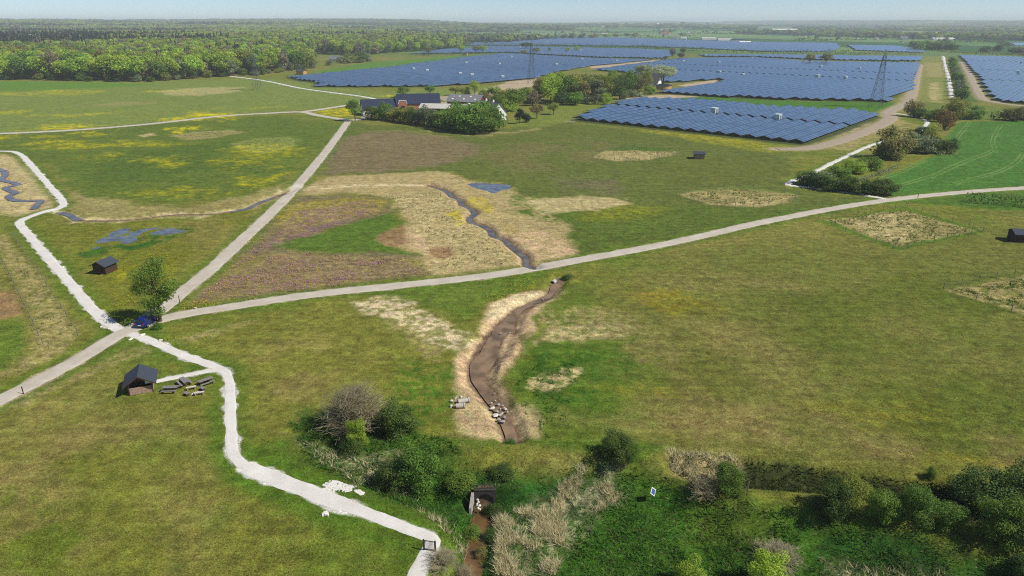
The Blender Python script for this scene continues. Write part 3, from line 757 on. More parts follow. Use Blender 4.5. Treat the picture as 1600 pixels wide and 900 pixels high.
# ------------------------------------------------------------------ foliage materials
def leaf_mat(name, a, b, trans=.38, hue=.014, val=.2):
    m, nt, out = new_mat(name)
    t = nt.nodes.new('ShaderNodeAttribute'); t.attribute_name = 'tint'
    oi = nt.nodes.new('ShaderNodeObjectInfo')
    col = mixc(nt, t.outputs['Fac'], lin(*a), lin(*b))
    hs = nt.nodes.new('ShaderNodeHueSaturation'); nt.links.new(col, hs.inputs['Color'])
    nt.links.new(maprange(nt, oi.outputs['Random'], 0, 1, .5 - hue, .5 + hue), hs.inputs['Hue'])
    w = nt.nodes.new('ShaderNodeMath'); w.operation = 'FRACT'
    w0 = nt.nodes.new('ShaderNodeMath'); w0.operation = 'MULTIPLY'; w0.inputs[1].default_value = 7.31
    nt.links.new(oi.outputs['Random'], w0.inputs[0]); nt.links.new(w0.outputs[0], w.inputs[0])
    nt.links.new(maprange(nt, w.outputs[0], 0, 1, 1 - val, 1 + val), hs.inputs['Value'])
    d = nt.nodes.new('ShaderNodeBsdfPrincipled'); d.inputs['Roughness'].default_value = .55; d.inputs['Specular IOR Level'].default_value = .25
    tr = nt.nodes.new('ShaderNodeBsdfTranslucent'); mx = nt.nodes.new('ShaderNodeMixShader'); mx.inputs[0].default_value = trans
    nt.links.new(hs.outputs[0], d.inputs['Base Color']); nt.links.new(hs.outputs[0], tr.inputs['Color'])
    nt.links.new(d.outputs[0], mx.inputs[1]); nt.links.new(tr.outputs[0], mx.inputs[2]); nt.links.new(mx.outputs[0], out.inputs['Surface'])
leaf_mat('leaf_lime', (130, 158, 42), (186, 206, 82), .45)
leaf_mat('leaf_green', (86, 120, 42), (140, 168, 70), .45)
leaf_mat('leaf_olive', (116, 126, 48), (168, 170, 78), .45)
leaf_mat('leaf_dark', (62, 86, 38), (108, 132, 58))
leaf_mat('leaf_grey', (100, 114, 78), (150, 160, 118), .35)
leaf_mat('leaf_pale', (140, 154, 110), (188, 196, 152))
leaf_mat('leaf_brown', (112, 108, 60), (158, 146, 88))
leaf_mat('leaf_red', (116, 92, 52), (152, 124, 70))
leaf_mat('leaf_bare', (98, 88, 68), (150, 138, 110), .1)
leaf_mat('leaf_conifer', (24, 42, 30), (52, 70, 44), .1)
simple('bark', (92, 80, 64), .9, .1, .35, 6, bump=.6)
simple('twig', (154, 144, 114), .9, .1, .3, 6)

# ------------------------------------------------------------------ foliage meshes (unit: 1 high, about 1 wide)
def quads(C_, N_, size, g):
    n = len(C_)
    N_ = N_ / (np.linalg.norm(N_, axis=1)[:, None] + 1e-9)
    r = g.normal(size=(n, 3)); U = np.cross(N_, r); U /= (np.linalg.norm(U, axis=1)[:, None] + 1e-9); Vv = np.cross(N_, U)
    s = size * g.uniform(.6, 1.35, n)[:, None]; a = g.uniform(.55, 1., n)[:, None]
    k = .25 * s * N_
    V = np.stack([C_ - U * s - k, C_ - Vv * s * a, C_ + U * s - k, C_ + Vv * s * a], 1).reshape(-1, 3)
    F = np.arange(4 * n).reshape(n, 4)
    return V, F
def lobed(seed, kind):
    """list of (centre, radii) for a crown"""
    g = np.random.default_rng(seed); Ls = []
    if kind == 'round':
        Ls.append(((0, 0, .60), (.33, .33, .30)))
        for k in range(15):
            th = g.uniform(0, 6.28); ph = g.uniform(-.5, 1.35); rr = g.uniform(.26, .36)
            Ls.append(((rr * math.cos(th) * math.cos(ph), rr * math.sin(th) * math.cos(ph), .60 + .29 * math.sin(ph)), (g.uniform(.12, .2),) * 2 + (g.uniform(.09, .14),)))
    elif kind == 'oval':
        for k in range(18):
            z = g.uniform(.25, .92); w = .36 * math.sqrt(max(.05, 1 - ((z - .5) / .5) ** 2)); th = g.uniform(0, 6.28); q = g.uniform(.3, 1)
            Ls.append(((q * w * math.cos(th), q * w * math.sin(th), z), (g.uniform(.13, .2),) * 2 + (g.uniform(.09, .14),)))
        Ls.append(((0, 0, .55), (.25, .25, .34)))
    elif kind == 'bush':
        Ls.append(((0, 0, .42), (.34, .34, .42)))
        for k in range(16):
            th = g.uniform(0, 6.28); z = g.uniform(.12, .85); w = .40 * math.sqrt(max(.02, 1 - ((z - .35) / .62) ** 2)); q = g.uniform(.55, 1)
            Ls.append(((q * w * math.cos(th), q * w * math.sin(th), z), (g.uniform(.12, .2),) * 2 + (g.uniform(.10, .17),)))
    elif kind == 'mound':
        Ls.append(((0, 0, .30), (.38, .38, .45)))
        for k in range(14):
            th = g.uniform(0, 6.28); q = g.uniform(.1, .36); Ls.append(((q * math.cos(th), q * math.sin(th), g.uniform(.2, .75) * (1.1 - q)), (g.uniform(.12, .18),) * 2 + (g.uniform(.12, .2),)))
    elif kind == 'tall':
        for k in range(34):
            z = g.uniform(.16, .94); w = .30 * (1 - abs(z - .58) ** 1.7 * 2.6); th = g.uniform(0, 6.28); q = g.uniform(.25, 1.05)
            Ls.append(((q * w * math.cos(th), q * w * math.sin(th), z), (g.uniform(.09, .16),) * 2 + (g.uniform(.06, .11),)))
    return Ls
def crown_mesh(name, seed, kind, n, leaf, fill=.3):
    g = np.random.default_rng(seed + 999)
    if kind == 'conifer':
        z = g.uniform(.08, 1, n) ** .85; th = g.uniform(0, 6.28, n); lay = .06 * np.sin(z * 70)
        r = (1 - z) * .36 * (.75 + .5 * g.random(n)) + .012 + lay * (1 - z)
        Cn = np.stack([r * np.cos(th), r * np.sin(th), z], 1); Nn = np.stack([np.cos(th) * .6, np.sin(th) * .6, np.full(n, .7)], 1) + g.normal(size=(n, 3)) * .35
        tint = np.clip(.2 + .6 * g.random(n), 0, 1)
    else:
        Ls = lobed(seed, kind)
        wts = np.array([max(l[1]) ** 2 for l in Ls]); wts /= wts.sum()
        ids = g.choice(len(Ls), n, p=wts)
        c = np.array([l[0] for l in Ls])[ids]; r = np.array([l[1] for l in Ls])[ids]
        lt = g.uniform(.15, .85, len(Ls))[ids]
        d = g.normal(size=(n, 3)); d /= np.linalg.norm(d, axis=1)[:, None]
        sh = np.where(g.random(n) < fill, g.uniform(.3, .95, n), g.uniform(.88, 1.12, n))[:, None]
        Cn = c + d * r * sh
        Nn = d / r; Nn /= np.linalg.norm(Nn, axis=1)[:, None]; Nn = Nn + g.normal(size=(n, 3)) * .55 + np.array([0, 0, .25])
        Cn[:, 2] = np.maximum(Cn[:, 2], .015)
        tint = np.clip(lt * .55 + .45 * g.random(n), 0, 1)
    V, F = quads(Cn, Nn, leaf, g)
    return npmesh(name, V, F, {'tint': np.repeat(tint, 4)})
def trunk_mesh(name, seed, kind):
    g = random.Random(seed); b = MB()
    if kind in ('bush', 'mound'):
        for k in range(6):
            a = g.uniform(0, 6.28); q = g.uniform(.08, .26)
            b.tube([(.02 * math.cos(a), .02 * math.sin(a), -.03), (q * .5 * math.cos(a), q * .5 * math.sin(a), .3), (q * math.cos(a), q * math.sin(a), .6)], [.02, .014, .006], 5)
    else:
        top = .8 if kind != 'conifer' else .95
        b.tube([(0, 0, -.03), (.004, 0, .12), (-.006, .006, .35), (.006, -.004, .6), (0, 0, top)], [.034, .026, .021, .014, .005], 7)
        if kind != 'conifer':
            for k in range(9):
                a = k * 2.4 + g.uniform(-.4, .4); z = g.uniform(.24, .6); q = g.uniform(.2, .34); u = g.uniform(.1, .25)
                b.tube([(0, 0, z), (q * .5 * math.cos(a), q * .5 * math.sin(a), z + u * .55), (q * math.cos(a), q * math.sin(a), z + u)], [.012, .008, .003], 5)
    return b.mesh(name)
def twig_mesh(name, seed, n, spread=.48):
    """a leafless shrub: arching stems that fork into fine twigs"""
    g = np.random.default_rng(seed); V = []; F = []
    def stick(p, q, r0, r1):
        d = q - p; L_ = np.linalg.norm(d); d = d / (L_ + 1e-9)
        u = np.cross(d, [.3, .5, .8]); u /= np.linalg.norm(u); v = np.cross(d, u); b = len(V)
        for k in range(3):
            a = 2.094 * k; V.append(p + (u * math.cos(a) + v * math.sin(a)) * r0)
        for k in range(3):
            a = 2.094 * k; V.append(q + (u * math.cos(a) + v * math.sin(a)) * r1)
        for k in range(3): F.append((b + k, b + (k + 1) % 3, b + 3 + (k + 1) % 3, b + 3 + k))
    for k in range(n):
        a = g.uniform(0, 6.28); el = g.uniform(.25, 1.5); R_ = g.uniform(.75, 1.0)
        dirn = np.array([math.cos(a) * math.cos(el) * spread * 1.0 / .5 * .5, math.sin(a) * math.cos(el) * spread, math.sin(el) * .98])
        base = np.array([math.cos(a), math.sin(a), 0]) * g.uniform(0, .1)
        mid = base + dirn * R_ * .45 + np.array([0, 0, .05]); stick(base, mid, .008, .005)
        for j in range(4):
            e = base + dirn * R_ * g.uniform(.7, .95) + g.normal(size=3) * .07; e[2] = max(e[2], .05); stick(mid, e, .0045, .0025)
            for q in range(5):
                f = e + (dirn * .10 + g.normal(size=3) * .055); stick(e, f, .0026, .0012)
    return npmesh(name, np.array(V), np.array(F))

LOD = {}
for i in range(3):
    LOD['round', i] = crown_mesh('crown', 10 + i, 'round', 1300, .036), trunk_mesh('trunk', i, 'round')
    LOD['oval', i] = crown_mesh('crown', 20 + i, 'oval', 1300, .036), trunk_mesh('trunk', 10 + i, 'oval')
    LOD['bush', i] = crown_mesh('crown', 30 + i, 'bush', 900, .042), trunk_mesh('trunk', 20 + i, 'bush')
    LOD['mid', i] = crown_mesh('crown', 40 + i, 'round', 2600, .024, .4), trunk_mesh('trunk', 30 + i, 'round')
    LOD['midoval', i] = crown_mesh('crown', 45 + i, 'oval', 2600, .024, .4), trunk_mesh('trunk', 35 + i, 'oval')
    LOD['midbush', i] = crown_mesh('crown', 50 + i, 'bush', 2600, .026, .4), trunk_mesh('trunk', 40 + i, 'bush')
    LOD['near', i] = crown_mesh('crown', 60 + i, 'bush', 9000, .0155, .5), trunk_mesh('trunk', 50 + i, 'bush')
    LOD['nearmound', i] = crown_mesh('crown', 65 + i, 'mound', 7000, .0165, .5), trunk_mesh('trunk', 55 + i, 'mound')
for i in range(2):
    LOD['conifer', i] = crown_mesh('crown', 70 + i, 'conifer', 700, .045), trunk_mesh('trunk', 60 + i, 'conifer')
LOD['tall', 0] = crown_mesh('crown', 83, 'tall', 11000, .0115, .5), trunk_mesh('trunk', 80, 'tall')

def place_z(x, y):
    return float(terrain(np.array([[x, y]]))[0])
def tree(name, shape, var, mat, x, y, h, w, label, cat='tree', group=None, rz=None, sink=.0, z=None):
    cm, tm = LOD[shape, var % (1 if shape == 'tall' else 2 if shape == 'conifer' else 3)]
    zz = place_z(x, y) if z is None else z
    t = thing(name, label, cat, (x, y, zz - sink), random.uniform(0, 6.28) if rz is None else rz, group, (w, w, h))
    link('crown', cm, mat, t); link('trunk', tm, 'bark', t)
    return t
def tree_px(name, shape, mat, px, py, h, w, label, cat='tree', group=None, var=None, sink=0.0):
    x, y = at(px, py)
    z = place_z(x, y)
    if abs(z) > .4:
        x, y = at(px, py, z); z = place_z(x, y)
    return tree(name, shape, random.randrange(3) if var is None else var, mat, x, y, h, w, label, cat, group, None, sink)

# ------------------------------------------------------------------ the forest on the left
FOREST = [W([(-260, 122), (-60, 124), (60, 124), (150, 127), (235, 127.5), (300, 123), (400, 117.5), (440, 112), (485, 107), (492, 98), (470, 88), (500, 86), (560, 88), (600, 84), (660, 80.5), (720, 76), (728, 70), (690, 62), (600, 54), (480, 48), (300, 45.6), (0, 45), (-500, 45)]) ]
def in_forest(P):
    return inside(P, FOREST[0])
def scatter_forest():
    pts = []
    g = np.random.default_rng(5)
    # rows of growing spacing
    y = 560.0
    while y < 4300:
        sp = 10.5 if y < 1400 else y / 130
        xs = np.arange(-1.05 * y, 0.0 * y + 60, sp)
        P = np.stack([xs, np.full(len(xs), y)], 1) + g.uniform(-.42, .42, (len(xs), 2)) * sp
        P = P[in_forest(P)]
        if len(P): pts.append(np.column_stack([P, np.full(len(P), sp)]))
        y += sp * .92
    return np.vstack(pts)
FP = scatter_forest()
vis = np.abs(FP[:, 0]) < .80 * (.931 * FP[:, 1] + 16.4)
FP = FP[vis]
order = np.argsort(np.hypot(FP[:, 0], FP[:, 1]))
FP = FP[order]
KIND = [('round', 'leaf_lime', 'fresh lime-green beech in the forest'), ('oval', 'leaf_lime', 'slim lime-green tree in the forest'), ('round', 'leaf_olive', 'olive-green oak in the forest'),
        ('round', 'leaf_green', 'mid-green broadleaf tree in the forest'), ('oval', 'leaf_grey', 'grey-green tree just leafing out in the forest'), ('oval', 'leaf_bare', 'brownish-grey nearly bare tree in the forest'), ('conifer', 'leaf_conifer', 'dark pointed spruce in the forest')]
def forest_kind(P, r):
    """mixes the species in clumps"""
    n = fbm(P, 60, 201, 2); m = fbm(P, 260, 202, 2)
    k = np.zeros(len(P), int)
    k = np.where(r < .34, 0, np.where(r < .48, 1, np.where(r < .60, 2, np.where(r < .78, 3, np.where(r < .88, 4, 5)))))
    k = np.where((n > .62) & (r < .6), 2, k); k = np.where((n < .38) & (r < .7), 0, k)
    k = np.where((m > .60) & (P[:, 1] > 900) & (r < .85), 6, k)
    k = np.where((r > .97), 6, k)
    return k
rr = rng.random(len(FP)); FK = forest_kind(FP[:, :2], rr)
NF = 300
front = FP[:NF]; fz = terrain(FP[:, :2])
for i in range(NF):
    sh, mt, lb = KIND[FK[i]]
    h = random.uniform(15, 22.5); w = random.uniform(16, 23) if sh == 'round' else (random.uniform(12, 16) if sh == 'oval' else random.uniform(8, 10))
    tree('forest_tree', sh, i, mt, FP[i, 0], FP[i, 1], h, w, lb + ' edge', 'tree', 'trees of the forest edge', z=fz[i])
# undergrowth hem at the very edge: individual shrubs
edge = resample(FOREST[0][:11], 13.0)
for i, (x, y) in enumerate(edge):
    if abs(x) > .8 * (.931 * y + 16.4): continue
    x += random.uniform(-3, 3); y += random.uniform(-5, 1)
    tree('forest_shrub', 'bush', i, random.choice(['leaf_dark', 'leaf_green', 'leaf_grey', 'leaf_olive', 'leaf_dark']), x, y, random.uniform(4, 8), random.uniform(6, 10),
         'shrub in the dark hem along the foot of the forest edge', 'shrub', 'shrubs along the forest edge')

# everything behind reads as one mass: instanced stuff
def instancer(name, P, idx, scale, protos, tintless=False):
    """points -> instances of the proto crowns; one stuff object per kind of crown"""
    me = bpy.data.meshes.new(name)
    me.vertices.add(len(P)); me.vertices.foreach_set('co', np.ascontiguousarray(P, dtype=np.float32).ravel())
    for nm, arr, ty, key in (('sc', scale, 'FLOAT_VECTOR', 'vector'), ('rz', rng.uniform(0, 6.28, len(P)), 'FLOAT', 'value'), ('pi', idx, 'INT', 'value')):
        a = me.attributes.new(nm, ty, 'POINT')
        a.data.foreach_set(key, np.ascontiguousarray(arr, dtype=np.int32 if ty == 'INT' else np.float32).ravel())
    o = bpy.data.objects.new(name, me); COL.objects.link(o)
    ng = bpy.data.node_groups.new(name, 'GeometryNodeTree')
    ng.interface.new_socket('Geometry', in_out='INPUT', socket_type='NodeSocketGeometry')
    ng.interface.new_socket('Geometry', in_out='OUTPUT', socket_type='NodeSocketGeometry')
    gi = ng.nodes.new('NodeGroupInput'); go = ng.nodes.new('NodeGroupOutput')
    ip = ng.nodes.new('GeometryNodeInstanceOnPoints'); jn = ng.nodes.new('GeometryNodeJoinGeometry')
    for p in reversed(protos):
        oi = ng.nodes.new('GeometryNodeObjectInfo'); oi.inputs['Object'].default_value = p; oi.inputs['As Instance'].default_value = True
        oi.transform_space = 'ORIGINAL'
        ng.links.new(oi.outputs['Geometry'], jn.inputs[0])
    def named(nm, ty):
        n = ng.nodes.new('GeometryNodeInputNamedAttribute'); n.data_type = ty; n.inputs['Name'].default_value = nm
        return n.outputs[0]
    cx = ng.nodes.new('ShaderNodeCombineXYZ'); ng.links.new(named('rz', 'FLOAT'), cx.inputs[2])
    ng.links.new(gi.outputs[0], ip.inputs['Points']); ng.links.new(jn.outputs[0], ip.inputs['Instance'])
    ip.inputs['Pick Instance'].default_value = True
    ng.links.new(named('pi', 'INT'), ip.inputs['Instance Index']); ng.links.new(cx.outputs[0], ip.inputs['Rotation'])
    ng.links.new(named('sc', 'FLOAT_VECTOR'), ip.inputs['Scale'])
    ng.links.new(ip.outputs[0], go.inputs[0])
    md = o.modifiers.new('scatter', 'NODES'); md.node_group = ng
    return stuff(o)
def proto_of(shape, mat):
    """any crown already standing in the scene with that shape and material"""
    for o in COL.objects:
        if o.name.startswith('crown') and o.data in [LOD[shape, i][0] for i in range(3) if (shape, i) in LOD] and o.material_slots[0].material == MATS[mat]:
            return o
PROTOS = {}
def protos(keys):
    r = []
    for k in keys:
        if k not in PROTOS: PROTOS[k] = proto_of(*k)
        r.append(PROTOS[k])
    return r
FKEYS = [(k[0], k[1]) for k in KIND]
back = FP[NF:]; bk = FK[NF:]; n = len(back)
hh = rng.uniform(13, 21, n); ww = np.where(bk == 6, .9, 1.25) * back[:, 2] * rng.uniform(.95, 1.35, n)
hh = np.where(bk == 6, hh * 1.15, hh)
o = instancer('forest', np.column_stack([back[:, :2], fz[NF:] - .5]), bk, np.stack([ww, ww, hh], 1), protos(FKEYS))
tag(o, 'broad spring-green forest stretching to the horizon behind its edge trees', 'forest')

# ------------------------------------------------------------------ far countryside: woods, hedgerows, villages
SOLAR_ZONE = W([(440, 140), (900, 160), (1400, 240), (1640, 190), (1640, 66), (1440, 66), (1330, 64), (1240, 66.5), (1100, 62), (1000, 60), (860, 61), (760, 70), (640, 88)])
def far_scatter():
    g = np.random.default_rng(12); out_ = []
    # hedgerows along field borders
    a = .35
    for u in np.arange(-9000, 12000, 360):
        for v in np.arange(600, 9000, 230):
            for horiz in (0, 1):
                if g.random() < (.35 if horiz else .5): continue
                n = int((360 if horiz else 230) / (9 if v < 3000 else 22))
                t = np.linspace(0, 1, n)
                uu = u + (t * 360 if horiz else 0 * t); vv = v + (0 * t if horiz else t * 230)
                x = uu * math.cos(a) - vv * math.sin(a); y = uu * math.sin(a) + vv * math.cos(a)
                if y.max() < 1250 or abs(x.mean()) > .85 * y.mean(): continue
                keep = g.random(n) < .85
                P = np.stack([x, y], 1)[keep] + g.normal(size=(keep.sum(), 2)) * 3
                h = np.where(g.random(len(P)) < .15, g.uniform(8, 13, len(P)), g.uniform(3, 6, len(P)))
                out_.append(np.column_stack([P, h, np.maximum(h * 1.2, 9 if v < 3000 else 24)]))
    # woods
    y = 1700.0
    while y < 12000:
        sp = max(11, y / 120)
        xs = np.arange(-.85 * y, .85 * y, sp)
        P = np.stack([xs, np.full(len(xs), y)], 1) + g.uniform(-.45, .45, (len(xs), 2)) * sp
        thr = .66 - .17 * sstep(1900, 4800, P[:, 1]) - .06 * sstep(5000, 8000, P[:, 1])
        w = fbm(P, 700, 301, 3) > thr
        w |= fbm(P, 180, 302, 2) > .80
        P = P[w]
        out_.append(np.column_stack([P, g.uniform(9, 17, len(P)), np.full(len(P), sp * 1.35)]))
        y += sp * .95
    A = np.vstack(out_)
    A = A[~inside(A[:, :2], SOLAR_ZONE) & ~in_forest(A[:, :2]) & (A[:, 1] > 1250)]
    for r in RAPES + CLEAR: A = A[~inside(A[:, :2], r)]
    return A
CLEAR = [W([(1405, 58), (1540, 55.5), (1540, 51), (1405, 51)]), W([(1500, 66), (1640, 66), (1640, 84), (1470, 84)]), W([(800, 61), (990, 60), (990, 53.5), (800, 54)]), W([(1040, 63), (1240, 66), (1240, 56), (1100, 54)]), W([(1180, 51), (1240, 51), (1240, 45), (1180, 45)])]
FA = far_scatter()
h = FA[:, 2]; w = FA[:, 3]; n = len(FA)
ki = rng.choice([0, 2, 3, 3, 4, 5, 6], n); ki = np.where((h > 9) & (rng.random(n) < .12), 6, ki)
zz = terrain(FA[:, :2])
wood = FA[:, 2] >= 9
for sel, nm, lb, ct in ((~wood, 'hedgerows', 'distant hedgerows dividing the pale green fields toward the horizon', 'hedgerow'), (wood, 'distant_woodland', 'blue-green distant woods along the horizon', 'woodland')):
    A = FA[sel]
    tag(instancer(nm, np.column_stack([A[:, :2], zz[sel] - .5]), ki[sel], np.stack([A[:, 3], A[:, 3], A[:, 2]], 1), protos(FKEYS)), lb, ct)

# ------------------------------------------------------------------ solar field: tent-shaped rows, all running the same way
RD = np.array([.648, .762]); AD = np.array([.762, -.648]); PITCH_ROW = 6.5
m, nt, out = new_mat('solar_glass')
co = objco(nt)
oi = nt.nodes.new('ShaderNodeObjectInfo')
br = nt.nodes.new('ShaderNodeTexBrick'); br.offset = 0
br.inputs['Scale'].default_value = 1; br.inputs['Brick Width'].default_value = 48.0; br.inputs['Row Height'].default_value = 1.04; br.inputs['Mortar Size'].default_value = .06
br.inputs['Color1'].default_value = (*lin(54, 80, 108), 1); br.inputs['Color2'].default_value = (*lin(62, 89, 118), 1); br.inputs['Mortar'].default_value = (*lin(150, 164, 182), 1)
mp = nt.nodes.new('ShaderNodeMapping'); mp.inputs['Rotation'].default_value = (0, 0, math.pi / 2)
nt.links.new(co, mp.inputs[0]); nt.links.new(mp.outputs[0], br.inputs['Vector'])
nz = noise_node(nt, .08, 3, .6, co)
hs = nt.nodes.new('ShaderNodeHueSaturation'); nt.links.new(br.outputs['Color'], hs.inputs['Color'])
nt.links.new(maprange(nt, nz.outputs[0], .3, .7, .75, 1.3), hs.inputs['Value'])
pp = principled(nt, out, hs.outputs[0], .16, 1.0)
nt.links.new(maprange(nt, nz.outputs[0], .3, .7, .12, .26), pp.inputs['Roughness'])
simple('galvanised', (120, 124, 128), .45, .5, .15, 3, .7)
def row_spans(poly, k, quant, lo=12):
    """stretches of row k inside the block, ends stepped like the photograph's sawtooth edges"""
    c = AD * (k * PITCH_ROW)
    t = np.arange(-200, 3200, 2.0); P = c + np.outer(t, RD)
    ins = inside(P, poly); r = []; s = None
    for i, b in enumerate(ins):
        if b and s is None: s = t[i]
        if not b and s is not None: r.append((s, t[i])); s = None
    rr_ = []
    for a, b in r:
        a = math.ceil(a / quant) * quant; b = math.floor(b / quant) * quant
        if b - a >= lo: rr_.append((a, b))
    return rr_
VH, RH, HW = .85, 1.78, 3.12       # valley height, ridge height, half width
def slope_mesh(L_, side):
    b = MB(); n = 3
    seg = max(1, int(L_ / 60))
    for c in range(n):
        f0, f1 = c / n + .012, (c + 1) / n - .012
        x0, x1 = side * HW * (1 - f0) , side * HW * (1 - f1)
        z0, z1 = VH + (RH - VH) * f0, VH + (RH - VH) * f1
        if side > 0: x0 += .05; x1 += .05
        else: x0 -= .05; x1 -= .05
        b.hexa([(x0, 0, z0 - .04), (x1, 0, z1 - .04), (x1, L_, z1 - .04), (x0, L_, z0 - .04), (x0, 0, z0), (x1, 0, z1), (x1, L_, z1), (x0, L_, z0)])
    return b.mesh('panel_slope')
def frame_mesh(L_):
    b = MB(); n = max(2, int(L_ / 7.5) + 1)
    for i in range(n):
        y = .15 + (L_ - .3) * i / (n - 1)
        for x, zt in ((0, RH - .1), (-HW + .15, VH), (HW - .15, VH)):
            b.box(x - .05, y - .05, -.5, x + .05, y + .05, zt)
        b.bar((-HW, y, VH - .08), (0, y, RH - .09), .08); b.bar((HW, y, VH - .08), (0, y, RH - .09), .08)
    return b.mesh('support_frame')
CACHE = {}
def aisles(k, spans, cuts, gap):
    r = []
    for a, b in spans:
        for c in cuts:
            cc = c
            if a + 10 < cc < b - 10:
                r.append((a, cc - gap)); a = cc + gap
        r.append((a, b))
    return [s for s in r if s[1] - s[0] > 8]
n_rows = 0
FARV = []; FARF = []
rot = math.atan2(-RD[0], RD[1])
LBL = {'near': 'tent-shaped row of blue solar panels in the block nearest the meadow', 'mid': 'long tent-shaped solar row in the large block beside the pylon', 'left': 'long tent-shaped solar row in the dark block behind the farm', 'right': 'tent-shaped solar row in the block at the right edge'}
order_blocks = ['near', 'mid', 'right', 'left', 'farmid', 'farright', 'back', 'back2', 'back3']
for blk in order_blocks:
    poly = SOLAR[blk]; pr = poly @ AD
    k0, k1 = int(pr.min() / PITCH_ROW) - 1, int(pr.max() / PITCH_ROW) + 1
    cuts = {'near': [at(1150, 183)], 'mid': [at(1290, 122), at(1200, 108)], 'right': [at(1570, 128), at(1570, 112), at(1570, 97)]}.get(blk, [])
    cuts = [float(np.dot(RD, c)) for c in cuts]
    for k in range(k0, k1 + 1):
        spans = row_spans(poly, k, 6.0 if blk == 'near' else 9.0)
        spans = aisles(k, spans, [c + 3.0 * ((k * 7) % 3 - 1) * 0 for c in cuts], 1.6)
        for a, b in spans:
            p = AD * (k * PITCH_ROW) + RD * a
            mid = AD * (k * PITCH_ROW) + RD * (a + b) / 2
            if blk in LBL and n_rows < 300 and abs(mid[0]) < .9 * (.931 * mid[1] + 16):
                n_rows += 1
                L_ = b - a
                if L_ not in CACHE: CACHE[L_] = (slope_mesh(L_, 1), slope_mesh(L_, -1), frame_mesh(L_))
                t = thing('solar_row', LBL[blk], 'solar panels', (p[0], p[1], 0), rot, 'solar rows of the block ' + {'near': 'nearest the meadow', 'mid': 'beside the pylon', 'left': 'behind the farm', 'right': 'at the right edge'}[blk])
                link('panel_slope', CACHE[L_][0], 'solar_glass', t); link('panel_slope', CACHE[L_][1], 'solar_glass', t)
                stuff(link('support_frame', CACHE[L_][2], 'galvanised', t))
            else:
                q = p + RD * (b - a); i = len(FARV)
                for e in (p, q):
                    for off, z in ((-HW, VH), (0, RH), (HW, VH)):
                        v = e + AD * off; FARV.append((v[0], v[1], z))
                FARF += [(i, i + 1, i + 4, i + 3), (i + 1, i + 2, i + 5, i + 4)]
me = bpy.data.meshes.new('solar_rows'); me.from_pydata(FARV, [], FARF)
zq = terrain(np.array(FARV)[:, :2]); 
co_ = np.array(FARV); co_[:, 2] += zq; me.vertices.foreach_set('co', co_.astype(np.float32).ravel())
tag(stuff(link('far_solar_rows', me, 'solar_glass')), 'far blocks of solar rows fading toward the horizon', 'solar panels')
print('solar rows', n_rows, 'far', len(FARF) // 2)
simple('cabin_white', (206, 216, 208), .5, .4, .08, 1.0)
simple('cabin_grey', (88, 96, 98), .6, .3, .12, 2)
def cabin(px, py, label, group=None, s=1.0):
    x, y = at(px, py + .6)
    t = thing('transformer_cabin', label, 'cabin', (x, y, place_z(x, y)), rot + math.pi / 2, group)
    w, l, h = 2.6 * s, 3.6 * s, 3.5 * s
    MB().box(-l / 2, -w / 2, 0, l / 2, w / 2, h - .2).build('housing', 'cabin_white', t)
    MB().box(-l / 2 - .12, -w / 2 - .12, h - .2, l / 2 + .12, w / 2 + .12, h).build('roof', 'cabin_white', t)
    for s_ in (-1, 1):
        MB().box(s_ * .65 - .5, -w / 2 - .04, .25, s_ * .65 + .5, -w / 2 + .01, h - .6).build('door', 'cabin_grey', t)
    return t
cabin(1115.5, 178.5, 'white-green transformer cabin standing alone near the left of the nearest solar block')
cabin(1214.5, 189, 'white-green transformer cabin near the right of the nearest solar block')
cabin(1277, 122.5, 'pale transformer cabin left of two in the aisle left of the pylon')
cabin(1320, 125.2, 'pale transformer cabin just left of the tall pylon')
for px, py in ((646, 110), (667, 112.5), (718.5, 117.5), (737, 119.5), (784.5, 123), (728, 100), (780, 102)):
    cabin(px, py, 'white transformer cabin among the dark solar rows behind the farm', 'cabins behind the farm', .85)
for px, py in ((799, 90.5), (812, 75), (869, 103), (909, 94.5), (907, 79.5), (963, 97), (1024, 109), (1067, 97.5), (1123, 99), (1124, 115), (1160, 119), (1174, 92), (1282, 106), (1342, 109), (1102, 87.5), (855, 66), (1395, 89), (1255, 72), (1590, 115), (1595, 100)):
    cabin(px, py, 'tiny white transformer cabin far out among the solar rows', 'far transformer cabins', .85)

# ------------------------------------------------------------------ hedges (one continuous mass each)
def hedge(pts, hgt, wid, mat, label, leaf=.35, dens=9, world=False):
    pl = resample(W(pts), 1.0); n = int(len(pl) * dens * 1.0)
    g = np.random.default_rng(int(abs(pl[0, 0]) * 10) % 9999)
    i = g.integers(0, len(pl), n); Q = pl[i] + g.uniform(-.5, .5, (n, 2))
    hv = hgt * (.55 + .9 * fbm(pl, 9, 401, 3))[i]; wv = wid * (.7 + .6 * fbm(pl, 7, 402, 2))[i]
    th = g.uniform(0, math.pi, n); q = g.uniform(.75, 1.05, n)
    t = np.gradient(pl, axis=0)[i]; t /= np.linalg.norm(t, axis=1)[:, None]; nr = np.stack([-t[:, 1], t[:, 0]], 1)
    off = np.cos(th) * wv / 2 * q; z = np.sin(th) * hv * q
    Q = Q + nr * off[:, None]
    zz = terrain(Q) + z + .05
    Nn = np.column_stack([nr * np.cos(th)[:, None], np.sin(th)]) + g.normal(size=(n, 3)) * .6
    V, F = quads(np.column_stack([Q, zz]), Nn, leaf, g)
    o = link('hedge', npmesh('hedge', V, F, {'tint': np.repeat(np.clip(g.random(n) * .6 + .4 * fbm(Q, 5, 77, 2), 0, 1), 4)}), mat)
    return tag(o, label, 'hedge')
hedge([(640, 87), (690, 85.5), (740, 84.5), (790, 84.5)], 3.2, 4, 'leaf_dark', 'dark hedge along the top edge of the solar block behind the farm', .6, 5)
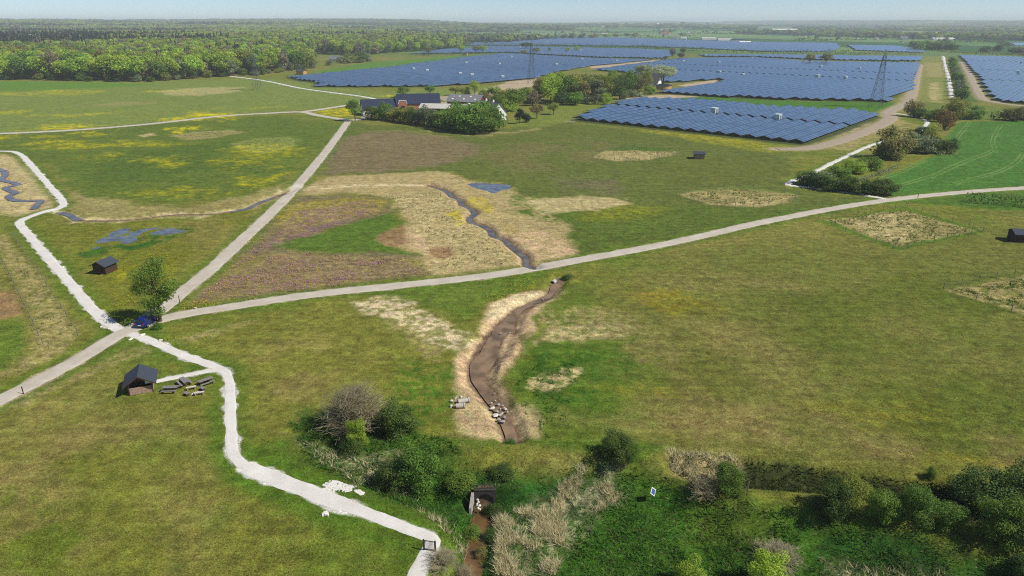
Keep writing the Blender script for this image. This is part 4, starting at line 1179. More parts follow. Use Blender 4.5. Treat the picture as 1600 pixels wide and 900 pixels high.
hedge([(790, 84.5), (850, 88), (930, 92.5), (1040, 94.5)], 2.4, 3, 'leaf_dark', 'low dark hedge crossing the middle of the solar field', .6, 5)
hedge([(700, 72.5), (780, 72.8), (830, 72.5), (1000, 75), (1100, 80.5), (1200, 84), (1300, 85), (1345, 86)], 6, 9, 'leaf_dark', 'long dark hedge line across the far solar blocks', .8, 5)
hedge([(1340, 85), (1390, 84.5), (1440, 86)], 4, 6, 'leaf_brown', 'brownish hedge behind the top of the pylon', .8, 4)
hedge([(1355, 97.8), (1400, 98), (1430, 99)], 2.2, 3, 'leaf_dark', 'low dark hedge at the far end of the block beside the pylon', .7, 4)
hedge([(1512, 314), (1550, 317), (1600, 322), (1680, 330)], 2.4, 4.5, 'leaf_dark', 'low dark hedge below the main road at the right edge', .22, 40)
hedge([(1462, 241), (1478, 241), (1494, 240.5)], 1.4, 2.5, 'leaf_grey', 'low grey-green hedge bordering the green crop field', .25, 20)
hedge([(1280, 300), (1330, 286), (1370, 275), (1400, 262)], 1.0, 1.6, 'leaf_grey', 'low pale hem of weeds along the crop field edge', .2, 20)
hedge([(1546, 186), (1570, 187), (1640, 190)], 4.2, 7, 'leaf_dark', 'dark hedge above the crop field at the right edge', .4, 20)
hedge([(1470, 81), (1520, 84), (1570, 86), (1640, 88)], 3, 6, 'leaf_olive', 'olive hedge behind the right solar block', .8, 5)
hedge([(1440, 60.5), (1500, 62), (1560, 67), (1580, 73)], 6, 10, 'leaf_dark', 'dark hedge line around the green field upper right', 1.0, 5)

# ------------------------------------------------------------------ trees between the fields
T = tree_px
G1 = 'trees in the wood right of the farm'
for px, py, h, w, sh, mt in ((806, 172, 11.5, 13, 'mid', 'leaf_green'), (795, 174, 8, 9, 'midbush', 'leaf_lime'), (790, 162, 9, 10, 'mid', 'leaf_olive'), (773, 160, 10, 9, 'mid', 'leaf_lime'), (762, 163, 7, 8, 'midbush', 'leaf_brown'),
    (832, 165, 9, 8, 'midbush', 'leaf_bare'), (842, 160, 11, 10, 'midoval', 'leaf_brown'), (860, 162, 17.5, 13, 'midoval', 'leaf_lime'), (872, 158, 17, 13, 'midoval', 'leaf_lime'), (884, 160, 15, 13, 'mid', 'leaf_green'), (897, 158, 16, 13, 'midoval', 'leaf_olive'), (908, 160, 12, 12, 'mid', 'leaf_brown'),
    (918, 156, 16, 13, 'mid', 'leaf_olive'), (931, 157, 13, 12, 'mid', 'leaf_grey'), (944, 156, 15, 13, 'midoval', 'leaf_olive'), (955, 152, 17, 11, 'midoval', 'leaf_green'), (968, 155, 15, 11, 'midoval', 'leaf_dark'), (982, 150, 17, 12, 'midoval', 'leaf_green'), (996, 147, 13, 12, 'midoval', 'leaf_brown'), (1008, 143, 14, 10, 'midoval', 'leaf_olive'),
    (850, 152, 13, 13, 'mid', 'leaf_olive'), (890, 150, 14, 13, 'midbush', 'leaf_green'), (912, 150, 14, 13, 'midbush', 'leaf_olive'), (936, 150, 14, 13, 'midbush', 'leaf_green'), (960, 147, 14, 12, 'midbush', 'leaf_olive'), (976, 144, 14, 12, 'midbush', 'leaf_green'), (878, 164, 9, 10, 'midbush', 'leaf_dark'), (898, 164, 8, 10, 'midbush', 'leaf_green'), (820, 158, 9, 11, 'midbush', 'leaf_green'), (782, 168, 8, 10, 'midbush', 'leaf_green'), (926, 148, 13, 14, 'mid', 'leaf_bare'), (900, 148, 14, 13, 'mid', 'leaf_bare'), (870, 146, 12, 14, 'mid', 'leaf_bare')):
    T('wood_tree', sh, mt, px, py, h, w * 1.3, {'leaf_green': 'mid-green tree', 'leaf_lime': 'bright lime-green tree', 'leaf_olive': 'yellowish olive tree', 'leaf_brown': 'brownish half-leafed tree', 'leaf_bare': 'greyish bare-twigged tree', 'leaf_grey': 'grey-green tree', 'leaf_dark': 'dark green tree'}[mt] + ' in the small wood right of the farm', 'tree', G1)
T('willow', 'mid', 'leaf_pale', 1036, 131, 15, 24, 'pale silvery willow behind the thatched house')
T('willow', 'mid', 'leaf_pale', 1006, 126, 14, 20, 'pale silvery willow left of the thatched house')
for px, py, h, w, mt in ((916, 162, 6, 8, 'leaf_grey'), (930, 163, 6.5, 9, 'leaf_grey'), (947, 163, 7, 8, 'leaf_lime'), (974, 155, 6, 8, 'leaf_grey'), (988, 152, 5, 9, 'leaf_grey'), (1003, 150, 4.5, 8, 'leaf_olive'), (1015, 147, 6, 11, 'leaf_green'), (1000, 151, 3, 6, 'leaf_pale')):
    T('wood_shrub', 'midbush', mt, px, py, h, w, 'shrub on the sunny edge of the small wood', 'shrub', 'shrubs edging the small wood')
T('farm_tree', 'mid', 'leaf_green', 555, 189, 10.5, 9, 'round green tree alone where the road bends to the farm')
for i, (px, py, h, w, mt) in enumerate(((580, 186, 7, 7, 'leaf_dark'), (592, 187, 7, 7, 'leaf_green'), (603, 187, 9.5, 7, 'leaf_green'), (614, 189, 7, 7, 'leaf_olive'), (625, 190, 7.5, 7, 'leaf_dark'), (637, 192, 8.5, 8, 'leaf_olive'), (649, 193, 8, 8, 'leaf_dark'), (662, 195, 9.5, 8, 'leaf_grey'), (674, 197, 9, 9, 'leaf_grey'), (686, 199, 8, 8, 'leaf_dark'))):
    T('hedge_tree', 'midbush', mt, px, py, h, w * 1.35, 'small tree in the ragged row before the dark-roofed farm wing', 'tree', 'row of trees before the farm')
for i, (px, py, h, w) in enumerate(((700, 202, 11, 11), (716, 205, 12, 12), (733, 207, 13, 13), (751, 208, 12.5, 13), (768, 204, 12, 11), (742, 200, 13, 13), (722, 198, 12.5, 12), (760, 198, 12, 11))):
    T('dense_tree', 'midbush', 'leaf_green', px, py, h * .98, w * 1.35, 'dense fresh-green tree in the round clump before the white farmhouse', 'tree', 'dense clump before the farmhouse')
T('yew_tree', 'midoval', 'leaf_conifer', 812, 193, 7, 6, 'taller of two dark evergreen trees on the lawn')
T('yew_tree', 'midbush', 'leaf_conifer', 822, 191, 5, 5.5, 'smaller of two dark evergreen trees on the lawn')
T('orchard_tree', 'mid', 'leaf_brown', 839, 185, 7.5, 9, 'half-bare orchard tree left of an olive one on the lawn')
T('orchard_tree', 'mid', 'leaf_olive', 865, 179, 6.5, 8, 'olive-green orchard tree on the lawn by the small wood')
T('yard_tree', 'mid', 'leaf_lime', 742, 149, 9.5, 10, 'bright lime-green round tree behind the red barn')
T('yard_tree', 'mid', 'leaf_olive', 712, 149, 6, 11, 'low olive tree behind the red barn roof')
T('yard_tree', 'midbush', 'leaf_olive', 727, 149, 6, 8, 'olive bush between barn and lime-green tree')
T('yard_tree', 'mid', 'leaf_green', 672, 149, 7, 9, 'round mid-green tree behind the right end of the dark roof')
T('yard_tree', 'mid', 'leaf_green', 630, 152, 7, 10, 'dark green tree peeking over the dark farm roof')
T('yard_tree', 'mid', 'leaf_lime', 755, 158, 7, 8, 'yellow-green tree right of the red barn')
# right-hand group
for px, py, h, w, sh, mt, lb in ((1395, 247, 12, 15, 'midbush', 'leaf_brown', 'big domed brown-green oak at the head of the crop field'), (1382, 248, 6, 9, 'midbush', 'leaf_dark', 'dark bush at the foot of the big domed oak'), (1400, 245, 4.5, 6, 'midbush', 'leaf_lime', 'lime-green bush at the foot of the big domed oak'),
    (1424, 238, 8, 10, 'midbush', 'leaf_grey', 'grey-green bush right of the big domed oak'), (1446, 239, 7, 9, 'midbush', 'leaf_grey', 'grey-green bush in the middle of the hedge above the crop'), (1464, 239, 6, 8, 'midbush', 'leaf_dark', 'dark bush near the right end of the hedge above the crop'), (1480, 239, 6, 8, 'midbush', 'leaf_dark', 'dark bush with white blossom at the right end of the hedge'),
    (1455, 222, 7, 9, 'midbush', 'leaf_olive', 'olive bush behind the hedge above the crop'), (1440, 214, 5, 10, 'midbush', 'leaf_dark', 'low dark thicket beside the white zigzag path'), (1475, 202, 9.5, 11, 'midbush', 'leaf_red', 'reddish-brown round tree right of the zigzag path'), (1492, 186, 11, 14, 'midbush', 'leaf_olive', 'broad olive tree behind the reddish-brown one'),
    (1466, 190, 7, 9, 'midbush', 'leaf_dark', 'dark bush left of the broad olive tree'), (1428, 182, 9, 11, 'midbush', 'leaf_brown', 'thin half-bare tree beside the service track'), (1436, 184, 5, 8, 'midbush', 'leaf_dark', 'dark bush below the half-bare tree'), (1452, 186, 5, 9, 'midbush', 'leaf_green', 'green bush right of the half-bare tree'), (1525, 185, 7, 10, 'midbush', 'leaf_green', 'round green bush on the upper edge of the crop'), (1512, 186, 5, 9, 'midbush', 'leaf_dark', 'dark bush left of the round green one above the crop'),
    (1580, 188, 7, 12, 'midbush', 'leaf_brown', 'brownish tree in the hedge at the right edge'), (1600, 186, 7, 12, 'midbush', 'leaf_dark', 'dark tree in the hedge at the very right edge')):
    T('tree' if 'tree' in lb or ' oak at' in lb else 'bush', sh, mt, px, py, h, w, lb, 'tree' if 'tree' in lb or ' oak at' in lb else 'bush')
for i, (px, py, h, w, mt) in enumerate(((1258, 288, 5, 8, 'leaf_dark'), (1276, 293, 5.2, 8, 'leaf_dark'), (1297, 297, 5, 8, 'leaf_dark'), (1318, 299, 5, 8, 'leaf_dark'), (1339, 301, 5.2, 8, 'leaf_dark'), (1361, 303, 5, 8, 'leaf_dark'), (1383, 304, 5, 8, 'leaf_dark'), (1288, 288, 4.5, 8, 'leaf_grey'))):
    T('hedge_bush', 'midbush', mt, px, py, h * .9, w, 'dark bush in the dense hedge beside the white path bend', 'bush', 'bushes of the hedge at the path bend')
for px, py, h, w, mt, lb in ((1312, 279, 4.2, 9, 'leaf_green', 'leftmost bright bush behind the dense hedge'), (1335, 270, 4.5, 9, 'leaf_lime', 'middle bright bush behind the dense hedge'), (1356, 264, 4.5, 10, 'leaf_green', 'rightmost bright bush behind the dense hedge')):
    T('bush', 'midbush', mt, px, py, h, w, lb, 'bush')
for i in range(13):
    f = i / 12; px = 1487 + 14 * f ** 1.3; py = 99 + 57 * f ** 1.25
    T('windbreak_tree', 'bush', random.choice(['leaf_dark', 'leaf_green', 'leaf_green', 'leaf_grey', 'leaf_pale' if i in (6, 10) else 'leaf_dark']), px + random.uniform(-1, 1), py, random.uniform(6, 9), random.uniform(8, 11), 'shrubby tree in the windbreak beside the straight white path', 'tree', 'windbreak along the white path')
for px, py, h, w, mt, lb in ((1265, 99, 11, 15, 'leaf_olive', 'left of two olive trees among the solar rows'), (1290, 99.5, 12, 17, 'leaf_olive', 'right of two olive trees among the solar rows'), (1050, 93, 15, 9, 'leaf_bare', 'tall bare tree in mid solar field'), (1064, 93.5, 9, 13, 'leaf_bare', 'round bare tree right of the tall bare one'), (1040, 93.5, 5, 8, 'leaf_dark', 'dark bush left of the tall bare tree'), (1067, 85, 9, 12, 'leaf_dark', 'dark round tree beyond the bare trees'),
    (670, 86.5, 12, 14, 'leaf_olive', 'leftmost of four trees on the solar field top edge'), (720, 84, 14, 16, 'leaf_lime', 'bright tall tree, second of four on the top edge'), (743, 83.5, 11, 13, 'leaf_bare', 'greyish tree, third of four on the top edge'), (754, 83.5, 12, 16, 'leaf_lime', 'bright round tree, last of four on the top edge'),
    (900, 81, 9, 12, 'leaf_lime', 'lime tree right in the far hedge gap'), (886, 82, 8, 11, 'leaf_lime', 'lime tree left in the far hedge gap'), (838, 83, 9, 14, 'leaf_olive', 'olive tree beside the far pylon top'), (858, 81, 7, 8, 'leaf_green', 'small round green tree alone among far solar rows'), (818, 84.5, 6, 14, 'leaf_olive', 'low olive bush left of the far pylon'), (822, 77, 12, 24, 'leaf_dark', 'dark spreading thicket in the far hedge line')):
    T('tree', 'round', mt, px, py, h, w, lb)
for px, py in ((1427, 77), (1436, 78), (1446, 77.5), (1456, 78), (1466, 78), (1476, 78.5), (1486, 79), (1450, 74), (1470, 74)):
    T('copse_tree', 'bush', random.choice(['leaf_dark', 'leaf_grey', 'leaf_green']), px, py, 15, 26, 'dark tree of the rounded copse beyond the straight path', 'tree', 'copse beyond the straight path')
for px, py in ((1585, 84), (1598, 85), (1610, 86), (1560, 80), (1540, 82)):
    T('copse_tree', 'bush', random.choice(['leaf_grey', 'leaf_dark', 'leaf_bare']), px, py, 11, 24, 'grey-green tree of the copse beyond the right solar block', 'tree', 'copse beyond the right solar block')
for px, py, h, w in ((545, 99, 12, 18), (562, 98, 12, 20), (573, 97, 11, 16), (533, 98, 7, 12), (515, 102, 6, 12)):
    T('garden_tree', 'bush', random.choice(['leaf_grey', 'leaf_dark', 'leaf_olive']), px, py, h, w, 'grey-green garden tree beside the white house at the forest', 'tree', 'trees around the house at the forest')

# ------------------------------------------------------------------ pylons
simple('lattice_steel', (86, 92, 100), .6, .4, .12, 4, .3)
def pylon(px, py, h, base, armdir, label):
    x, y = at(px, py)
    t = thing('lattice_pylon', label, 'pylon', (x, y, place_z(x, y) - .1), math.atan2(armdir[1], armdir[0]))
    zs = [0, .16, .30, .42, .53, .62, .70, .77, .84, .90]
    hw = lambda f: base * (1 - f) ** 1.15 * .82 + .55
    for sx in (-1, 1):
        for sy in (-1, 1):
            b = MB()
            for a, c in zip(zs[:-1], zs[1:]):
                b.bar((sx * hw(a), sy * hw(a), a * h), (sx * hw(c), sy * hw(c), c * h), .14)
            b.build('leg', 'lattice_steel', t)
    b = MB()
    for a, c in zip(zs[:-1], zs[1:]):
        for s in (-1, 1):
            b.bar((-hw(a), s * hw(a), a * h), (hw(c), s * hw(c), c * h), .06); b.bar((hw(a), s * hw(a), a * h), (-hw(c), s * hw(c), c * h), .06)
            b.bar((s * hw(a), -hw(a), a * h), (s * hw(c), hw(c), c * h), .06); b.bar((s * hw(a), hw(a), a * h), (s * hw(c), -hw(c), c * h), .06)
            b.bar((-hw(c), s * hw(c), c * h), (hw(c), s * hw(c), c * h), .06); b.bar((s * hw(c), -hw(c), c * h), (s * hw(c), hw(c), c * h), .06)
    b.build('bracing', 'lattice_steel', t)
    for f, L_ in ((.77, 5.2), (.90, 3.6)):
        b = MB()
        for s in (-1, 1):
            for q in (-1, 1): b.bar((s * hw(f), q * hw(f), f * h), (s * L_, 0, f * h + .3), .14)
            b.bar((s * hw(f), 0, f * h - 1.3), (s * L_, 0, f * h + .2), .12)
            b.bar((s * L_, 0, f * h + .3), (s * L_, 0, f * h - 1.6), .16)
        b.build('crossarm', 'lattice_steel', t)
    for s in (-1, 1):
        MB().bar((s * hw(.9), 0, .9 * h), (s * 1.5, 0, h), .2).build('earth_peak', 'lattice_steel', t)
pylon(1367.5, 167, 31, 3.0, (.64, .77), 'tall dark lattice pylon in front of the large solar block')
pylon(830, 131, 33, 2.6, (.3, .95), 'slender lattice pylon rising behind the small wood')
pylon(402, 141, 27, 2.4, (.6, .8), 'faint lattice pylon in the meadow before the forest')

# ------------------------------------------------------------------ farm and houses
simple('roof_dark', (40, 48, 68), .5, .4, .15, .8)
simple('roof_grey', (118, 118, 120), .8, .2, .15, .8)
simple('roof_light', (186, 182, 172), .8, .2, .12, .8)
simple('roof_thatch', (92, 90, 88), .95, .1, .2, 1.5)
simple('roof_red', (150, 84, 62), .8, .2, .2, 1)
simple('brick_red', (172, 116, 92), .9, .2, .15, 1.5)
simple('barn_red', (112, 44, 38), .8, .2, .2, 1.5)
simple('wall_white', (226, 224, 216), .85, .2, .06, 1)
simple('dark_door_and_shade', (30, 30, 32), .8, .2, .1, 1)  # dark doors, and the shade of open bays given as colour
simple('window_glass', (40, 48, 56), .15, .6, .1, 1)
simple('wood_yellow', (190, 156, 96), .8, .2, .15, 3)
simple('wood_dark', (74, 56, 46), .85, .2, .25, 5)
simple('wood_mid', (166, 138, 118), .85, .2, .25, 6)
simple('wood_grey', (128, 122, 120), .8, .2, .2, 6)
simple('felt_roof', (62, 68, 78), .85, .2, .12, 6)
def gable_house(name, label, cat, x, y, rz, L_, D, wall, ridge, wm, rm, windows=0, over=.4, group=None, parts=True, door=True, skylights=0):
    """long axis along local x, front at local -y"""
    t = thing(name, label, cat, (x, y, place_z(x, y) - .05), rz, group)
    b = MB(); b.add([(-L_ / 2, -D / 2, -.3), (L_ / 2, -D / 2, -.3), (L_ / 2, D / 2, -.3), (-L_ / 2, D / 2, -.3), (-L_ / 2, -D / 2, wall), (L_ / 2, -D / 2, wall), (L_ / 2, D / 2, wall), (-L_ / 2, D / 2, wall), (-L_ / 2, 0, ridge), (L_ / 2, 0, ridge)],
        [(3, 2, 1, 0), (0, 1, 5, 4), (2, 3, 7, 6), (1, 2, 6, 9, 5), (3, 0, 4, 8, 7), (4, 5, 9, 8), (6, 7, 8, 9)])
    b.build('wall', wm, t)
    sl = (ridge - wall) / (D / 2); e = over
    for s in (-1, 1):
        r = MB(); x0, x1 = -L_ / 2 - e, L_ / 2 + e
        p = [(s * (D / 2 + e), wall - sl * e + .06), (0, ridge + .06), (0, ridge + .26), (s * (D / 2 + e), wall - sl * e + .26)]
        r.hexa([(x0, p[0][0], p[0][1]), (x1, p[0][0], p[0][1]), (x1, p[1][0], p[1][1]), (x0, p[1][0], p[1][1]), (x0, p[3][0], p[3][1]), (x1, p[3][0], p[3][1]), (x1, p[2][0], p[2][1]), (x0, p[2][0], p[2][1])])
        ro = r.build('roof', rm, t)
        if s < 0:
            for q in range(skylights):
                f = .3 + .4 * (q % 2); xx = -L_ / 2 + L_ * (q + .8) / (skylights + .6)
                yy = -(D / 2) * (1 - f); zz = wall + (ridge - wall) * f + .27
                MB().hexa([(xx - .5, yy - .4, zz - .4 * sl + .0), (xx + .5, yy - .4, zz - .4 * sl), (xx + .5, yy + .4, zz + .4 * sl), (xx - .5, yy + .4, zz + .4 * sl), (xx - .5, yy - .4, zz - .4 * sl + .08), (xx + .5, yy - .4, zz - .4 * sl + .08), (xx + .5, yy + .4, zz + .4 * sl + .08), (xx - .5, yy + .4, zz + .4 * sl + .08)]).build('skylight', 'wall_white', ro)
    if parts:
        for i in range(windows):
            xx = -L_ / 2 + L_ * (i + .5) / windows
            if door and i == windows // 2:
                MB().box(xx - .6, -D / 2 - .04, -.1, xx + .6, -D / 2 + .02, 2.1).build('door', 'dark_door_and_shade', t)
            else:
                wd = MB().box(xx - .6, -D / 2 - .05, 1.0, xx + .6, -D / 2 + .02, 2.2).build('window', 'wall_white', t)
                MB().box(xx - .5, -D / 2 - .08, 1.1, xx + .5, -D / 2 - .05, 2.1).build('pane', 'window_glass', wd)
        for s in (-1, 1):
            if windows:
                wd = MB().box(s * L_ / 2 - .03, -.6, 1.0, s * L_ / 2 + .05, .6, 2.2).build('window', 'wall_white', t)
                xs = s * (L_ / 2 + .065); MB().box(xs - .015, -.5, 1.1, xs + .015, .5, 2.1).build('pane', 'window_glass', wd)
    return t
def between(p, q):
    a = np.array(at(*p)); b = np.array(at(*q)); d = b - a
    return a, b, math.atan2(d[1], d[0]), float(np.linalg.norm(d))
def back_of(a, b, D):
    d = (b - a) / np.linalg.norm(b - a); n = np.array([-d[1], d[0]])
    return (a + b) / 2 + n * D / 2
# west wing and its firewall gable
a, b, rz, L_ = between((568, 181), (619, 179)); c = back_of(a, b, 11)
t = gable_house('farm_wing', 'left farm wing with long dark slate-blue roof behind the tree row', 'farm building', c[0], c[1], rz, L_, 11, 3.6, 7.6, 'wall_white', 'roof_dark', 6)
w = MB().prism([(-5.9, 0), (5.9, 0), (5.9, 4.2), (0, 9.4), (-5.9, 4.2)], -.3, .3)
w.build('gable_parapet', 'roof_dark', t, loc=(L_ / 2 + .9, 0, 0), rot=(0, 0, math.pi / 2))
a, b, rz, L_ = between((622, 173.5), (688, 172)); c = back_of(a, b, 12)
t = gable_house('farm_wing', 'right farm wing in pale red brick with dark slate-blue roof', 'farm building', c[0], c[1], rz, L_, 12, 3.9, 8.4, 'brick_red', 'roof_dark', 7)
x0 = -L_ / 2 + 2.7
g = MB().prism([(x0 - 2.4, 0), (x0 + 2.4, 0), (x0 + 2.4, 4.0), (x0 + 2.0, 4.6), (x0 + 1.5, 5.6), (x0 - 1.5, 5.6), (x0 - 2.0, 4.6), (x0 - 2.4, 4.0)], -6.5, -6.05).build('porch_gable', 'brick_red', t)
MB().box(x0 - 2.0, -6.6, 5.6, x0 + 2.0, -6.0, 5.85).build('coping', 'wall_white', g)
for s in (-1, 1): MB().hexa([(x0 + s * 2.5, -6.6, 3.9), (x0 + s * 2.2, -6.6, 3.9), (x0 + s * 2.2, -6.0, 3.9), (x0 + s * 2.5, -6.0, 3.9), (x0 + s * 1.95, -6.6, 5.6), (x0 + s * 1.65, -6.6, 5.6), (x0 + s * 1.65, -6.0, 5.6), (x0 + s * 1.95, -6.0, 5.6)]).build('coping', 'wall_white', g)
MB().prism([(x0 - 1.2, 0), (x0 + 1.2, 0), (x0 + 1.2, 2.2), (x0 + .7, 2.9), (x0 - .7, 2.9), (x0 - 1.2, 2.2)], -6.56, -6.49).build('gateway', 'dark_door_and_shade', g)
a, b, rz, L_ = between((656, 179), (742, 181)); c = back_of(a, b, 10)
t = gable_house('open_shed', 'long open-fronted shed with pale grey roof across the farm yard', 'shed', c[0], c[1], rz, L_, 10, 3.5, 5.2, 'wood_dark', 'roof_light', 0, .6)
for i in range(6): MB().box(-L_ / 2 + L_ * (i + .1) / 6, -5.08, 0, -L_ / 2 + L_ * (i + .9) / 6, -4.98, 3.0).build('bay_shade', 'dark_door_and_shade', t)  # dark plates on the closed front stand for the shade inside
a, b, rz, L_ = between((699, 167), (748, 168.5)); c = back_of(a, b, 13)
gable_house('barn', 'red wooden barn with grey roof and white skylights', 'barn', c[0], c[1], rz, L_, 13, 3.3, 6.4, 'barn_red', 'roof_grey', 0, .7, skylights=5)
x, y = at(766, 186)
t = gable_house('farmhouse', 'white farmhouse with steep grey roof right of the dense trees', 'house', x, y + 3, R(-58), 17, 8.5, 3.6, 8.2, 'wall_white', 'roof_grey', 5, .35)
for q in (-4, 3): MB().box(q - .4, -.4, 7.6, q + .4, .4, 9.4).build('chimney', 'wall_white', t)
x, y = at(734, 176)
t = thing('feed_silo', 'small white domed silo behind the dense trees', 'silo', (x, y, 0))
MB().tube([(0, 0, -.2), (0, 0, 4.0), (0, 0, 4.5), (0, 0, 4.9), (0, 0, 5.05)], [1.5, 1.5, 1.25, .7, .15], 14).build('tank', 'wall_white', t)
MB().tube([(0, 0, 5.0), (0, 0, 5.4)], .2, 8).build('vent', 'roof_grey', t)
for i in range(3): MB().tube([(1.52 * math.cos(i * 2.1), 1.52 * math.sin(i * 2.1), -.2), (1.52 * math.cos(i * 2.1), 1.52 * math.sin(i * 2.1), 4.0)], .06, 5).build('strut', 'galvanised', t)
x, y = at(710, 174)
t = thing('yard_lamp', 'thin white lamp post in the farm yard before the barn', 'lamp post', (x, y, 0))
MB().tube([(0, 0, -.1), (0, 0, 8)], [.1, .07], 6).build('post', 'galvanised', t); MB().box(-.7, -.15, 7.9, .7, .15, 8.1).build('lamp_head', 'wall_white', t)
x, y = at(1012, 134)
t = gable_house('thatched_house', 'white-gabled house with steep dark thatched roof behind the small wood', 'house', x, y + 4, R(-30), 20, 9, 3.0, 9.0, 'wall_white', 'roof_thatch', 5, .5)
MB().add([(10.02, -3.2, 4.2), (10.02, 3.2, 4.2), (10.02, 0, 9.05), (10.25, -3.2, 4.2), (10.25, 3.2, 4.2), (9.6, 0, 9.4)], [(0, 1, 2), (3, 5, 4), (0, 3, 4, 1), (1, 4, 5, 2), (2, 5, 3, 0)]).build('gable_thatch', 'roof_thatch', t)
for q in range(1): MB().box(-4, -.5, 8.4, -3, .5, 10).build('chimney', 'wall_white', t)
x, y = at(1037, 139)
t = thing('horse_walker', 'round timber horse walker with dark roof rim beside the thatched house', 'horse walker', (x, y, 0))
for i in range(22):
    a = 2 * math.pi * i / 22
    MB().box(-.72, -.06, .2, .72, .06, 2.4).build('panel', 'wood_yellow', t, loc=(5.4 * math.cos(a), 5.4 * math.sin(a), 0), rot=(0, 0, a + math.pi / 2))
    MB().box(-.1, -.1, -.1, .1, .1, 2.7).build('post', 'wood_dark', t, loc=(5.4 * math.cos(a + .143), 5.4 * math.sin(a + .143), 0))
V = []; F = []
for i in range(22):
    a = 2 * math.pi * i / 22 + .143; V += [(5.9 * math.cos(a), 5.9 * math.sin(a), 2.65), (3.0 * math.cos(a), 3.0 * math.sin(a), 3.3), (5.9 * math.cos(a), 5.9 * math.sin(a), 2.8), (3.0 * math.cos(a), 3.0 * math.sin(a), 3.45)]
for i in range(22):
    j = (i + 1) % 22; F += [(4 * i, 4 * j, 4 * j + 1, 4 * i + 1), (4 * i + 2, 4 * i + 3, 4 * j + 3, 4 * j + 2), (4 * i, 4 * i + 2, 4 * j + 2, 4 * j), (4 * i + 1, 4 * j + 1, 4 * j + 3, 4 * i + 3)]
MB().add(V, F).build('roof_rim', 'roof_dark', t)
x, y = at(526, 97)
t = gable_house('forest_house', 'white house with grey roof standing at the forest edge', 'house', x, y, R(-8), 16, 8, 3.2, 7, 'wall_white', 'roof_grey', 4)
x, y = at(543, 97)
gable_house('garage', 'small white outbuilding right of the house at the forest edge', 'outbuilding', x, y, R(70), 8, 5, 2.6, 4.6, 'wall_white', 'roof_grey', 2)
# far villages
HH = [(867, 43.5, 14), (913, 43.8, 22), (940, 46, 26), (946, 46.3, 20), (955, 41, 26), (927, 46.5, 18), (945, 56.4, 20), (952, 55.8, 14), (1041, 55.4, 26), (1053, 61.8, 18), (1068, 62, 16), (1026, 45, 30), (1033, 50.2, 24), (1075, 53, 20), (1171, 54, 22), (1142, 41.5, 60), (1369, 62, 12), (1412, 62, 18), (1409, 66.5, 8), (765, 46, 16), (1120, 44, 22), (890, 44.5, 18), (985, 46.3, 20), (1005, 45.4, 22), (1100, 46, 24), (1258, 58, 10), (1310, 62, 10), (1340, 60.5, 10), (858, 46.5, 16), (1062, 48.5, 16)]
for i, (px, py, L_) in enumerate(HH):
    x, y = at(px, py)
    gable_house('village_house', 'tiny white-walled house far off among the village trees', 'house', x, y, random.choice([0, .3, -.3, .8, 1.57]), L_, L_ * .55, L_ * .22, L_ * .48, 'wall_white', random.choice(['roof_red', 'roof_grey', 'roof_grey', 'roof_light']), 0, .3, 'houses of the far villages', False)
for px, py, L_, h, rm, lb in ((1107, 62, 40, 6, 'roof_light', 'far farm barn with pale roof at the back of the solar field'), (1132, 64, 36, 6, 'roof_light', 'grey far barn right of the pale-roofed one'), (1152, 65, 34, 6, 'roof_dark', 'dark far barn left of the low white one'), (1164, 67.2, 26, 3.5, 'wall_white', 'low white building at the far solar edge'), (1188, 53.5, 60, 9, 'roof_grey', 'grey far barn among trees upper right'), (1225, 50.5, 120, 10, 'wall_white', 'long white greenhouse roof in the far fields'), (1451, 59.8, 64, 6, 'roof_light', 'long pale-grey barn below the yellow rape field'), (1472, 62, 62, 5, 'wall_white', 'long low white barn below the yellow rape field'), (345, 39.9, 400, 30, 'wall_white', 'long white industrial hall on the left horizon'), (398, 40.0, 220, 30, 'wall_white', 'short white industrial hall on the left horizon')):
    x, y = at(px, py)
    gable_house('far_barn', lb, 'barn', x, y, random.uniform(-.1, .1), L_, min(18, L_ * .4), h * .55, h, 'wall_white', rm, 0, .3, None, False)

